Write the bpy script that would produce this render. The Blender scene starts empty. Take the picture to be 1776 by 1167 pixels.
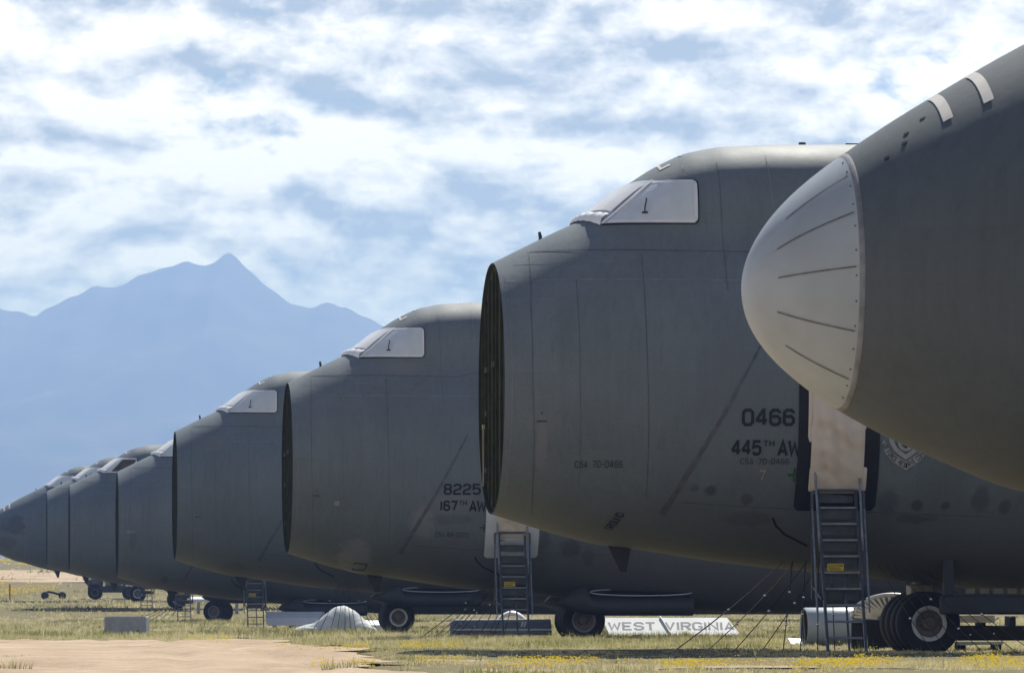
import bpy, math, random
import numpy as np
from mathutils import Vector

random.seed(7)
RNG = np.random.default_rng(11)
sc = bpy.context.scene
COL = sc.collection

# ------------------------------------------------------------------ camera
F = 10000.0            # focal length in photo pixels (photo is 1776 wide)
CX, HY, EYE = 888.0, 1047.0, 1.0
cam_d = bpy.data.cameras.new('camera')
cam = bpy.data.objects.new('camera', cam_d)
COL.objects.link(cam)
cam.location = (0, 0, EYE)
cam.rotation_euler = (math.pi / 2, 0, 0)
cam_d.sensor_width = 36.0
cam_d.lens = 36.0 * F / 1776.0
cam_d.shift_y = (HY - 583.5) / 1776.0
cam_d.clip_start = 1.0
cam_d.clip_end = 60000.0
cam_d.dof.use_dof = True
cam_d.dof.focus_distance = 112.0
cam_d.dof.aperture_fstop = 9.0
sc.camera = cam

# ------------------------------------------------------------------ sun and sky
SUN_EL, SUN_AZ = math.radians(47), math.radians(14)
sun_d = bpy.data.lights.new('sun', 'SUN')
sun_d.energy = 5.0
sun_d.angle = math.radians(0.53)
sun_d.color = (1.0, 0.95, 0.87)
sun = bpy.data.objects.new('sun', sun_d)
COL.objects.link(sun)
sdir = Vector((math.sin(SUN_AZ) * math.cos(SUN_EL), math.cos(SUN_AZ) * math.cos(SUN_EL), math.sin(SUN_EL)))
sun.rotation_euler = (-sdir).to_track_quat('-Z', 'Y').to_euler()
sun.location = (0, 0, 50)

world = bpy.data.worlds.new('World')
sc.world = world
world.use_nodes = True


def N(nt, t, **kw):
    n = nt.nodes.new(t)
    for k, v in kw.items():
        setattr(n, k, v)
    return n


def math_node(nt, op, a, b=None, c=None, clamp=False):
    n = N(nt, 'ShaderNodeMath', operation=op, use_clamp=clamp)
    for i, v in enumerate((a, b, c)):
        if v is None:
            continue
        if isinstance(v, (int, float)):
            n.inputs[i].default_value = v
        else:
            nt.links.new(v, n.inputs[i])
    return n.outputs[0]


def ramp(nt, fac, stops, interp='LINEAR'):
    r = N(nt, 'ShaderNodeValToRGB')
    r.color_ramp.interpolation = interp
    els = r.color_ramp.elements
    while len(els) < len(stops):
        els.new(0.5)
    for e, (p, c) in zip(els, stops):
        e.position = p
        e.color = (c, c, c, 1) if isinstance(c, (int, float)) else (*c, 1)
    nt.links.new(fac, r.inputs[0])
    return r.outputs[0]


def mixc(nt, fac, a, b, blend='MIX'):
    m = N(nt, 'ShaderNodeMix', data_type='RGBA', blend_type=blend)
    if isinstance(fac, (int, float)):
        m.inputs[0].default_value = fac
    else:
        nt.links.new(fac, m.inputs[0])
    for idx, v in ((6, a), (7, b)):
        if isinstance(v, tuple):
            m.inputs[idx].default_value = (*v, 1) if len(v) == 3 else v
        else:
            nt.links.new(v, m.inputs[idx])
    return m.outputs[2]


def noise(nt, vec, scale, detail=6, rough=0.55, dist=0.0, lac=2.0):
    n = N(nt, 'ShaderNodeTexNoise')
    n.inputs['Scale'].default_value = scale
    n.inputs['Detail'].default_value = detail
    n.inputs['Roughness'].default_value = rough
    n.inputs['Lacunarity'].default_value = lac
    n.inputs['Distortion'].default_value = dist
    nt.links.new(vec, n.inputs['Vector'])
    return n.outputs['Fac']


def mapping(nt, vec, scale=(1, 1, 1), loc=(0, 0, 0)):
    m = N(nt, 'ShaderNodeMapping')
    m.inputs['Scale'].default_value = scale
    m.inputs['Location'].default_value = loc
    nt.links.new(vec, m.inputs['Vector'])
    return m.outputs[0]


SKY_LOC = (3.1, 0.4, 1.7)
CLOUD_BRIGHT = (1.52, 1.36, 1.33)
CLOUD_SHADE = (0.42, 0.43, 0.40)
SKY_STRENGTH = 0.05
wt = world.node_tree
wt.nodes.clear()
w_out = N(wt, 'ShaderNodeOutputWorld')
w_bg = N(wt, 'ShaderNodeBackground')
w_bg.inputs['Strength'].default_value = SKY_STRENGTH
sky = N(wt, 'ShaderNodeTexSky', sky_type='NISHITA')
sky.sun_disc = False
sky.sun_elevation = SUN_EL
sky.sun_rotation = SUN_AZ
sky.altitude = 800
sky.air_density = 0.8
sky.dust_density = 0.0
sky.ozone_density = 2.0
tc = N(wt, 'ShaderNodeTexCoord')
gen = tc.outputs['Generated']
# broken cumulus over the whole dome: flat-based, stretched sideways; the layer is seen
# edge-on near the horizon; above the view cover is cut to lower ambient light
def billow(vec, scale):
    """rounded lumps with sharp creases between them"""
    out = None
    for sc_, w in ((1.0, 0.55), (2.3, 0.30), (5.1, 0.16)):
        n_ = noise(wt, vec, scale * sc_, 0, 0.5)
        a_ = math_node(wt, 'MULTIPLY', math_node(wt, 'ABSOLUTE', math_node(wt, 'SUBTRACT', n_, 0.5)), 4.0 * w)
        out = a_ if out is None else math_node(wt, 'ADD', out, a_)
    return out


# the lumps are bent by a slow noise so that no lump repeats its neighbour
warp = N(wt, 'ShaderNodeTexNoise')
warp.inputs['Scale'].default_value = 24.0
warp.inputs['Detail'].default_value = 3
wt.links.new(gen, warp.inputs['Vector'])
wv = N(wt, 'ShaderNodeVectorMath', operation='MULTIPLY_ADD')
wt.links.new(warp.outputs['Color'], wv.inputs[0])
wv.inputs[1].default_value = (0.010, 0.010, 0.006)
wt.links.new(gen, wv.inputs[2])
gw = wv.outputs[0]


def cloud_density(off):
    p = mapping(wt, gw, (1, 1, 1.8), (SKY_LOC[0], SKY_LOC[1], SKY_LOC[2] + off))
    big = noise(wt, p, 13.0, 3, 0.5, 0.0)
    lump = billow(p, 30.0)
    fine = noise(wt, p, 70.0, 6, 0.7)
    return math_node(wt, 'ADD', math_node(wt, 'MULTIPLY_ADD', lump, 0.16, math_node(wt, 'MULTIPLY', big, 0.72)), math_node(wt, 'MULTIPLY', fine, 0.30))


d0 = cloud_density(0.0)
d1 = cloud_density(0.008)
wsep = N(wt, 'ShaderNodeSeparateXYZ')
wt.links.new(gen, wsep.inputs[0])
ambient_cut = ramp(wt, wsep.outputs[2], [(0.105, 0.0), (0.16, 0.15), (0.32, 0.28)])
dcov = math_node(wt, 'SUBTRACT', d0, ambient_cut)
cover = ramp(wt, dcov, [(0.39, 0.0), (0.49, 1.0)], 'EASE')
rim = math_node(wt, 'SUBTRACT', d0, d1)
lit = math_node(wt, 'MULTIPLY_ADD', rim, 5.0, 0.56)
# long flat grey bellies
mpb = mapping(wt, gw, (1, 1, 5.6), (7.7, 1.3, 0.2))
bel = noise(wt, mpb, 9.0, 4, 0.55, 0.0)
bell = ramp(wt, bel, [(0.38, 0.34), (0.62, 0.0)])
puff = noise(wt, mapping(wt, gw, (1, 1, 1.4), (1.2, 5.0, 2.2)), 48.0, 5, 0.62, 0.0)
lit2 = math_node(wt, 'ADD', lit, math_node(wt, 'MULTIPLY_ADD', bell, 2.4, math_node(wt, 'MULTIPLY_ADD', puff, 1.1, -0.90)))
lit3 = ramp(wt, lit2, [(0.08, 0.0), (0.42, 0.42), (0.90, 1.0)])
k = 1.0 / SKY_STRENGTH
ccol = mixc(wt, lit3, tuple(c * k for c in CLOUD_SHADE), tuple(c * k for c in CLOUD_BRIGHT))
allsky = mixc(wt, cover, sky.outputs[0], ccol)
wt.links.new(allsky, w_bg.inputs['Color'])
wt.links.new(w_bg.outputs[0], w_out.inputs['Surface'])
world.cycles.sampling_method = 'MANUAL'
world.cycles.sample_map_resolution = 512

sc.view_settings.view_transform = 'Standard'
sc.view_settings.look = 'None'
sc.view_settings.gamma = 1.0
sc.view_settings.exposure = 0.35
sc.view_settings.use_curve_mapping = False
sc.render.engine = 'CYCLES'
cy = sc.cycles
cy.use_denoising = True
cy.max_bounces = 6
cy.diffuse_bounces = 3
cy.glossy_bounces = 2
cy.transmission_bounces = 3
cy.volume_bounces = 0
cy.transparent_max_bounces = 6
cy.sample_clamp_indirect = 6.0


# ------------------------------------------------------------------ mesh helpers
def set_tags(o, label=None, cat=None, group=None, kind=None):
    if label:
        o['label'] = label
    if cat:
        o['category'] = cat
    if group:
        o['group'] = group
    if kind:
        o['kind'] = kind
    return o


def link(name, me, parent=None, loc=(0, 0, 0), rot=(0, 0, 0)):
    o = bpy.data.objects.new(name, me)
    COL.objects.link(o)
    o.location = loc
    o.rotation_euler = rot
    if parent is not None:
        o.parent = parent
    return o


def empty(name, loc, rz=0.0):
    o = bpy.data.objects.new(name, None)
    o.empty_display_size = 0.3
    COL.objects.link(o)
    o.location = loc
    o.rotation_euler = (0, 0, rz)
    return o


class MB:
    def __init__(self):
        self.v, self.f = [], []

    def add(self, vs, fs):
        b = len(self.v)
        self.v += [tuple(map(float, p)) for p in vs]
        self.f += [tuple(i + b for i in f) for f in fs]
        return self

    def box(self, lo, hi, bev=0.0):
        (x0, y0, z0), (x1, y1, z1) = lo, hi
        b = min(bev, (x1 - x0) / 2.2, (y1 - y0) / 2.2, (z1 - z0) / 2.2)
        if b <= 0:
            vs = [(x, y, z) for z in (z0, z1) for y in (y0, y1) for x in (x0, x1)]
            return self.add(vs, [(0, 2, 3, 1), (4, 5, 7, 6), (0, 1, 5, 4), (2, 6, 7, 3), (0, 4, 6, 2), (1, 3, 7, 5)])
        rings = []
        for z, i in ((z0, b), (z0 + b, 0), (z1 - b, 0), (z1, b)):
            xa, xb, ya, yb = x0 + i, x1 - i, y0 + i, y1 - i
            c = b if i == 0 else b * 0.4
            rings.append([(xa + c, ya, z), (xb - c, ya, z), (xb, ya + c, z), (xb, yb - c, z),
                          (xb - c, yb, z), (xa + c, yb, z), (xa, yb - c, z), (xa, ya + c, z)])
        return self.loft(rings, closed=True, caps=True)

    def obox(self, p0, p1, w, d, side=(0, 1, 0)):
        """bar with rectangular section from p0 to p1; w across `side`, d across the rest"""
        p0, p1 = Vector(p0), Vector(p1)
        ax = (p1 - p0).normalized()
        s = Vector(side)
        s = (s - ax * s.dot(ax)).normalized()
        t = ax.cross(s)
        vs = []
        for p in (p0, p1):
            for a, b in ((-1, -1), (1, -1), (1, 1), (-1, 1)):
                vs.append(p + s * (a * w / 2) + t * (b * d / 2))
        return self.add(vs, [(3, 2, 1, 0), (4, 5, 6, 7), (0, 1, 5, 4), (1, 2, 6, 5), (2, 3, 7, 6), (3, 0, 4, 7)])

    def loft(self, rings, closed=True, caps=False):
        n = len(rings[0])
        vs = [p for r in rings for p in r]
        fs = []
        m = n if closed else n - 1
        for i in range(len(rings) - 1):
            for j in range(m):
                a, b = i * n + j, i * n + (j + 1) % n
                fs.append((a, b, b + n, a + n))
        if caps:
            fs.append(tuple(reversed(range(n))))
            fs.append(tuple(range((len(rings) - 1) * n, len(rings) * n)))
        return self.add(vs, fs)

    def tube(self, pts, r, n=6, caps=True):
        pts = [Vector(p) for p in pts]
        rings = []
        for i, p in enumerate(pts):
            a = (pts[min(i + 1, len(pts) - 1)] - pts[max(i - 1, 0)]).normalized()
            s = Vector((0, 0, 1)) if abs(a.z) < 0.9 else Vector((1, 0, 0))
            s = (s - a * s.dot(a)).normalized()
            t = a.cross(s)
            rr = r[i] if isinstance(r, (list, tuple)) else r
            rings.append([p + s * (rr * math.cos(k * 2 * math.pi / n)) + t * (rr * math.sin(k * 2 * math.pi / n)) for k in range(n)])
        return self.loft(rings, True, caps)

    def lathe(self, prof, n=32, axis='y', c=(0, 0, 0), closed_prof=False):
        """prof: list of (radius, offset along axis)"""
        rings = []
        for r, a in prof:
            ring = []
            for k in range(n):
                th = k * 2 * math.pi / n
                q = (r * math.cos(th), r * math.sin(th))
                p = {'y': (q[0], a, q[1]), 'z': (q[0], q[1], a), 'x': (a, q[0], q[1])}[axis]
                ring.append((p[0] + c[0], p[1] + c[1], p[2] + c[2]))
            rings.append(ring)
        return self.loft(rings, True, False)

    def mesh(self, name, mat, smooth=False):
        me = bpy.data.meshes.new(name)
        me.from_pydata(self.v, [], self.f)
        if mat:
            me.materials.append(mat)
        me.validate()
        fix_normals(me)
        if smooth:
            me.polygons.foreach_set('use_smooth', [True] * len(me.polygons))
            if smooth == 'auto':
                me.set_sharp_from_angle(angle=math.radians(38))
        me.update()
        return me

    def build(self, name, mat, parent=None, smooth=False, loc=(0, 0, 0), rot=(0, 0, 0)):
        return link(name, self.mesh(name, mat, smooth), parent, loc, rot)


def fix_normals(me):
    import bmesh
    bm = bmesh.new()
    bm.from_mesh(me)
    bmesh.ops.recalc_face_normals(bm, faces=bm.faces)
    bm.to_mesh(me)
    bm.free()


def fast_mesh(name, verts, tris, mat, attr=None):
    me = bpy.data.meshes.new(name)
    nv, nt = len(verts), len(tris)
    me.vertices.add(nv)
    me.vertices.foreach_set('co', np.asarray(verts, np.float32).ravel())
    me.loops.add(nt * 3)
    me.loops.foreach_set('vertex_index', np.asarray(tris, np.int32).ravel())
    me.polygons.add(nt)
    me.polygons.foreach_set('loop_start', np.arange(0, nt * 3, 3, dtype=np.int32))
    me.polygons.foreach_set('loop_total', np.full(nt, 3, np.int32))
    if attr is not None:
        a = me.attributes.new('tint', 'FLOAT', 'POINT')
        a.data.foreach_set('value', np.asarray(attr, np.float32))
    me.materials.append(mat)
    me.update(calc_edges=True)
    return me


# ------------------------------------------------------------------ materials
def new_mat(name):
    m = bpy.data.materials.new(name)
    m.use_nodes = True
    nt = m.node_tree
    b = nt.nodes['Principled BSDF']
    return m, nt, b


def M(name, col, rough=0.6, metal=0.0, var=0.12, scale=3.0, bump=0.0, bscale=20.0, spec=0.4):
    m, nt, b = new_mat(name)
    o = N(nt, 'ShaderNodeTexCoord').outputs['Object']
    n = noise(nt, o, scale, 5)
    lo = tuple(c * (1 - var) for c in col)
    hi = tuple(min(1, c * (1 + var)) for c in col)
    nt.links.new(ramp(nt, n, [(0.3, lo), (0.7, hi)]), b.inputs['Base Color'])
    b.inputs['Roughness'].default_value = rough
    b.inputs['Metallic'].default_value = metal
    b.inputs['Specular IOR Level'].default_value = spec
    if bump:
        bn = N(nt, 'ShaderNodeBump')
        bn.inputs['Strength'].default_value = bump
        bn.inputs['Distance'].default_value = 0.02
        nt.links.new(noise(nt, o, bscale, 4), bn.inputs['Height'])
        nt.links.new(bn.outputs[0], b.inputs['Normal'])
    return m


PAINT = (0.140, 0.169, 0.186)


def paint(name, base=PAINT, blots=(), seed=0.0):
    """aged matt aircraft grey: mottling, rain streaks, per-plane patches and stains"""
    m, nt, b = new_mat(name)
    o = N(nt, 'ShaderNodeTexCoord').outputs['Object']
    o = mapping(nt, o, (1, 1, 1), (0, 0, 0))
    os_ = mapping(nt, o, (1, 1, 1), (seed, seed * .7, 0))
    big = noise(nt, os_, 0.55, 6, 0.6)
    streak = noise(nt, mapping(nt, os_, (5.0, 5.0, 0.28)), 1.6, 6, 0.62)
    fine = noise(nt, os_, 14, 5, 0.6)
    c = ramp(nt, big, [(0.3, tuple(x * 0.90 for x in base)), (0.7, tuple(x * 1.10 for x in base))])
    c = mixc(nt, 1.0, c, ramp(nt, streak, [(0.25, 0.87), (0.5, 1.0), (0.8, 1.06)]), 'MULTIPLY')
    c = mixc(nt, 1.0, c, ramp(nt, fine, [(0.3, 0.95), (0.7, 1.05)]), 'MULTIPLY')
    sep = N(nt, 'ShaderNodeSeparateXYZ')
    nt.links.new(o, sep.inputs[0])
    # riveted skin panels: each sheet has its own slight tone and a hairline joint
    cmb = N(nt, 'ShaderNodeCombineXYZ')
    nt.links.new(sep.outputs[0], cmb.inputs[0])
    nt.links.new(math_node(nt, 'ADD', sep.outputs[2], 0.37), cmb.inputs[1])
    br = N(nt, 'ShaderNodeTexBrick')
    br.offset = 0.0
    br.inputs['Scale'].default_value = 1.0
    br.inputs['Brick Width'].default_value = 0.97
    br.inputs['Row Height'].default_value = 1.43
    br.inputs['Mortar Size'].default_value = 0.006
    br.inputs['Mortar Smooth'].default_value = 0.6
    br.inputs['Color1'].default_value = (0.96, 0.96, 0.96, 1)
    br.inputs['Color2'].default_value = (1.04, 1.04, 1.04, 1)
    br.inputs['Mortar'].default_value = (0.92, 0.92, 0.92, 1)
    nt.links.new(cmb.outputs[0], br.inputs['Vector'])
    c = mixc(nt, 1.0, c, br.outputs['Color'], 'MULTIPLY')
    # brown grime low on the hull, darkened to put belly shade into the paint
    low = math_node(nt, 'MULTIPLY_ADD', noise(nt, os_, 1.3, 5), 1.2, -0.6)
    zz = math_node(nt, 'ADD', sep.outputs[2], low)
    dirt = ramp(nt, math_node(nt, 'MULTIPLY', zz, 0.25), [(0.50, 0.45), (0.85, 0.0)])
    c = mixc(nt, dirt, c, (0.120, 0.105, 0.082))
    wob = math_node(nt, 'MULTIPLY_ADD', noise(nt, os_, 2.2, 6, 0.65), 1.5, -0.75)
    for (bu, bz, ru, rz, col, st) in blots:
        du = math_node(nt, 'DIVIDE', math_node(nt, 'SUBTRACT', sep.outputs[0], bu), ru)
        dz = math_node(nt, 'DIVIDE', math_node(nt, 'SUBTRACT', sep.outputs[2], bz), rz)
        d = math_node(nt, 'SQRT', math_node(nt, 'ADD', math_node(nt, 'MULTIPLY', du, du), math_node(nt, 'MULTIPLY', dz, dz)))
        d = math_node(nt, 'ADD', d, wob)
        msk = ramp(nt, d, [(0.55, st), (0.95, 0.0)])
        c = mixc(nt, msk, c, col)
    nt.links.new(c, b.inputs['Base Color'])
    nt.links.new(ramp(nt, big, [(0.3, 0.58), (0.7, 0.70)]), b.inputs['Roughness'])
    b.inputs['Specular IOR Level'].default_value = 0.35
    bn = N(nt, 'ShaderNodeBump')
    bn.inputs['Strength'].default_value = 0.32
    bn.inputs['Distance'].default_value = 0.03
    hgt = math_node(nt, 'ADD', noise(nt, mapping(nt, os_, (1, 1, 1.6)), 1.1, 3), math_node(nt, 'MULTIPLY', fine, 0.06))
    nt.links.new(hgt, bn.inputs['Height'])
    nt.links.new(bn.outputs[0], b.inputs['Normal'])
    return m


MAT = {}
MAT['radome'] = M('radome_paint', (0.345, 0.39, 0.41), 0.5, var=0.10, scale=1.6, bump=0.12, bscale=2.2)
MAT['white'] = M('white_sealant', (0.60, 0.66, 0.69), 0.5, var=0.06, scale=3, bump=0.25, bscale=5)
MAT['white_bright'] = M('white_panel_paint', (0.74, 0.76, 0.78), 0.5, var=0.07, scale=2)
MAT['marking'] = M('white_marking_paint', (0.62, 0.60, 0.55), 0.6, var=0.1)
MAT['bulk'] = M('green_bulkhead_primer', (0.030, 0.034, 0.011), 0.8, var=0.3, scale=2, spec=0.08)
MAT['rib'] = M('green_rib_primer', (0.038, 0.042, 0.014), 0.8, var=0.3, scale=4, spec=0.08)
MAT['clip'] = M('pale_clip_metal', (0.30, 0.28, 0.18), 0.4, var=0.2)
MAT['clip_dull'] = M('dull_latch_metal', (0.07, 0.068, 0.045), 0.5, var=0.2)
MAT['black'] = M('black_sealant_and_shade', (0.012, 0.012, 0.013), 0.75, var=0.3)
MAT['ink'] = M('black_stencil_paint', (0.014, 0.015, 0.018), 0.7, var=0.4, scale=8)
MAT['ink_faded'] = M('faded_stencil_paint', (0.045, 0.048, 0.052), 0.7, var=0.4, scale=12)
MAT['cream'] = M('cream_stencil_paint', (0.36, 0.31, 0.22), 0.7, var=0.2)
MAT['green'] = M('green_marking_paint', (0.03, 0.085, 0.03), 0.7, var=0.3)
MAT['seam'] = M('dark_seam_sealant', (0.098, 0.107, 0.116), 0.7, var=0.3, scale=5)
MAT['seam_pale'] = M('pale_seam_sealant', (0.20, 0.215, 0.23), 0.7, var=0.3, scale=5)
MAT['strip'] = M('worn_strip', (0.12, 0.12, 0.115), 0.6, var=0.4, scale=9)
MAT['tan'] = M('tan_tarpaulin', (0.66, 0.59, 0.50), 0.8, var=0.05, scale=2, bump=0.6, bscale=6)
MAT['tyre'] = M('tyre_rubber', (0.018, 0.018, 0.018), 0.8, var=0.3)
MAT['rim'] = M('wheel_rim_paint', (0.62, 0.62, 0.60), 0.5, var=0.15, scale=10)
MAT['rim_grey'] = M('wheel_rim_grey', (0.22, 0.22, 0.22), 0.5, var=0.2, scale=10)
MAT['hub'] = M('hub_metal', (0.16, 0.14, 0.12), 0.5, metal=0.4, var=0.3, scale=12)
MAT['steel'] = M('gear_steel', (0.20, 0.18, 0.13), 0.5, metal=0.3, var=0.3)
MAT['ladder'] = M('ladder_blue_grey_paint', (0.068, 0.080, 0.092), 0.45, metal=0.2, var=0.25, scale=6)
MAT['ladder_hi'] = M('ladder_worn_metal', (0.20, 0.22, 0.25), 0.4, metal=0.4, var=0.25, scale=6)
MAT['yellow'] = M('yellow_sign', (0.62, 0.47, 0.03), 0.6, var=0.1)
MAT['door'] = M('gear_door_paint', (0.042, 0.045, 0.048), 0.6, var=0.15)
MAT['door_rim_lit'] = M('gear_door_lit_edge', (0.52, 0.56, 0.60), 0.4, var=0.1)  # pale colour carries the ground light on the door lip
MAT['antenna'] = M('antenna_dark', (0.03, 0.03, 0.028), 0.6)
MAT['cable'] = M('cable_dark', (0.05, 0.045, 0.035), 0.7)
MAT['cable_pale'] = M('cable_pale_rope', (0.30, 0.24, 0.16), 0.8)
MAT['shackle'] = M('bright_shackle', (0.75, 0.75, 0.72), 0.25, metal=0.8)
MAT['tarp'] = M('pale_grey_tarp', (0.58, 0.62, 0.64), 0.7, var=0.08, scale=2, bump=0.4, bscale=5)
MAT['alu'] = M('grey_aluminium', (0.20, 0.225, 0.24), 0.6, metal=0.0, var=0.2)
MAT['cowl'] = M('pale_cowl_paint', (0.40, 0.46, 0.51), 0.4, var=0.08)
MAT['rust'] = M('brown_rusty_inside', (0.085, 0.06, 0.042), 0.8, var=0.3)
MAT['vane'] = M('bare_vane_metal', (0.60, 0.58, 0.52), 0.35, metal=0.5, var=0.15)
MAT['concrete'] = M('concrete', (0.36, 0.38, 0.40), 0.85, var=0.15, scale=5, bump=0.3, bscale=30)
MAT['red'] = M('red_post_paint', (0.42, 0.05, 0.03), 0.6)
MAT['truck'] = M('truck_dark_paint', (0.05, 0.055, 0.06), 0.5, var=0.2)
MAT['glass'] = M('dark_glass', (0.02, 0.025, 0.03), 0.08, var=0.1, spec=0.6)


# ------------------------------------------------------------------ terrain
HT_Y = [-500, 0, 60, 84, 97, 103, 113, 120, 164, 216, 264, 322, 340, 370, 425, 450, 500, 700, 1000, 1250, 1600, 2200, 4000, 14000]
HT_Z = [-.7, -.7, -.68, -.02, 0.02, .09, .09, .03, -.04, -.12, -.14, 0.0, .2, .72, 1.22, 1.4, 2.7, 5.2, 8.6, 10.9, 11.2, 7.0, 0.0, 0.0]


def hgt(x, y):
    x, y = np.asarray(x, float), np.asarray(y, float)
    z = np.interp(y, HT_Y, HT_Z)
    z = z + 0.045 * np.sin(x * 0.31 + y * 0.07) * np.sin(y * 0.23 + 1.0) + 0.03 * np.sin(x * 0.9 + 1.3) * np.sin(y * 0.55)
    return z


def H(x, y):
    return float(hgt(x, y))


def px(x, y, Y):
    """a point of the place seen at photo pixel (x, y), at distance Y"""
    return ((x - CX) / F * Y, Y, EYE - (y - HY) / F * Y)


def X_at(x, Y):
    return (x - CX) / F * Y


# ground sheet ---------------------------------------------------------------
def ground_material():
    m, nt, b = new_mat('dry_ground')
    g = N(nt, 'ShaderNodeNewGeometry').outputs['Position']
    n1 = noise(nt, g, 0.05, 6)
    n2 = noise(nt, mapping(nt, g, (1, 0.35, 1)), 0.35, 6)
    n3 = noise(nt, g, 6, 5)
    soil = ramp(nt, n3, [(0.3, (0.15, 0.115, 0.075)), (0.7, (0.25, 0.19, 0.13))])
    grass = ramp(nt, n2, [(0.3, (0.15, 0.14, 0.06)), (0.55, (0.21, 0.185, 0.09)), (0.75, (0.11, 0.12, 0.05))])
    c = mixc(nt, ramp(nt, n1, [(0.35, 0.95), (0.62, 0.45)]), soil, grass)
    nt.links.new(c, b.inputs['Base Color'])
    b.inputs['Roughness'].default_value = 0.95
    b.inputs['Specular IOR Level'].default_value = 0.1
    bn = N(nt, 'ShaderNodeBump')
    bn.inputs['Strength'].default_value = 0.6
    bn.inputs['Distance'].default_value = 0.08
    nt.links.new(noise(nt, g, 2.5, 6), bn.inputs['Height'])
    nt.links.new(bn.outputs[0], b.inputs['Normal'])
    return m


def grid_obj(name, ys, xs_of, zf, mat, lift=0.0):
    rows = []
    for y in ys:
        xs = xs_of(y)
        rows.append(np.stack([xs, np.full_like(xs, y), zf(xs, np.full_like(xs, y)) + lift], 1))
    V = np.array(rows)
    nr, nc = V.shape[:2]
    idx = np.arange(nr * nc).reshape(nr, nc)
    a, b_, c, d = idx[:-1, :-1].ravel(), idx[:-1, 1:].ravel(), idx[1:, 1:].ravel(), idx[1:, :-1].ravel()
    tris = np.concatenate([np.stack([a, b_, c], 1), np.stack([a, c, d], 1)])
    me = fast_mesh(name, V.reshape(-1, 3), tris, mat)
    me.polygons.foreach_set('use_smooth', [True] * len(me.polygons))
    return link(name, me)


ys = np.concatenate([np.arange(-120, 60, 12.0), np.arange(60, 480, 2.0), np.geomspace(480, 13500, 90)])
ground = grid_obj('ground', ys, lambda y: np.linspace(-1, 1, 121) * (70 + abs(y) * 0.42), hgt, ground_material())
set_tags(ground, kind='structure')


# dirt clearing in the left foreground --------------------------------------------
def edge_wob(y):
    return 0.55 * np.sin(y * 0.55) + 0.35 * np.sin(y * 1.27 + 2) + 0.2 * np.sin(y * 3.1)


ROAD_Y = [40, 70, 83, 88, 97, 105, 122, 137, 147, 153, 157]
ROAD_X = [3.0, 0.3, -1.75, -2.05, -2.4, -2.75, -4.2, -5.2, -6.3, -8.0, -10.5]


def road_right(y):
    return np.interp(y, ROAD_Y, ROAD_X) + edge_wob(np.asarray(y, float)) * 0.55


def in_road(x, y):
    x, y = np.asarray(x, float), np.asarray(y, float)
    far = 154 + 1.5 * np.sin(x * 0.5) + 0.8 * np.sin(x * 1.7)
    return (x < road_right(y)) & (y < far) & (y > 40)


def dirt_material():
    m, nt, b = new_mat('pale_dirt')
    g = N(nt, 'ShaderNodeNewGeometry').outputs['Position']
    n1 = noise(nt, mapping(nt, g, (0.6, 0.12, 1)), 1.0, 6, 0.6)
    n2 = noise(nt, g, 9, 6, 0.65)
    n3 = noise(nt, mapping(nt, g, (0.35, 1.6, 1)), 0.8, 4)
    c = ramp(nt, n1, [(0.3, (0.43, 0.315, 0.215)), (0.5, (0.53, 0.405, 0.285)), (0.72, (0.61, 0.48, 0.345))])
    c = mixc(nt, 1.0, c, ramp(nt, n2, [(0.28, 0.72), (0.45, 1.0), (0.75, 1.1)]), 'MULTIPLY')
    c = mixc(nt, 1.0, c, ramp(nt, n3, [(0.35, 0.86), (0.6, 1.04)]), 'MULTIPLY')
    nt.links.new(c, b.inputs['Base Color'])
    b.inputs['Roughness'].default_value = 0.95
    b.inputs['Specular IOR Level'].default_value = 0.08
    bn = N(nt, 'ShaderNodeBump')
    bn.inputs['Strength'].default_value = 0.7
    bn.inputs['Distance'].default_value = 0.06
    nt.links.new(math_node(nt, 'ADD', noise(nt, mapping(nt, g, (1.2, 0.5, 1)), 2.2, 6), n2), bn.inputs['Height'])
    nt.links.new(bn.outputs[0], b.inputs['Normal'])
    return m


DIRT = dirt_material()
ry = np.arange(42, 154.01, 0.8)


def road_z(x, y):
    r = np.random.default_rng(4)
    z = hgt(x, y)
    for k_ in range(14):
        a_ = r.uniform(-.5, .5) if k_ < 9 else r.uniform(0, 3.1)
        w_ = r.uniform(1.2, 9.0)
        z = z + .005 / (1 + .12 * w_) * (1 + np.sin((x * math.cos(a_) * .6 + y * math.sin(a_) * .35) * w_ + r.uniform(0, 6)))
    # old wheel ruts running away to the left
    for c_ in (-3.2, -4.9, -8.0, -9.7):
        d = x - (c_ - (y - 85) * .085 + .5 * np.sin(y * .06 + c_))
        z = z - .03 * np.exp(-(d / .22) ** 2) + .012 * np.exp(-((d - .42) / .2) ** 2) + .012 * np.exp(-((d + .42) / .2) ** 2)
    return z


ry = np.concatenate([np.arange(42, 80, 1.0), np.arange(80, 154.01, .3)])
road = grid_obj('dirt_road', ry, lambda y: np.concatenate([road_right(y) - np.linspace(60, 18, 20)[:-1], road_right(y) - np.linspace(18, 0, 130)]), road_z, DIRT, 0.03)
set_tags(road, kind='structure')
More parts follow.
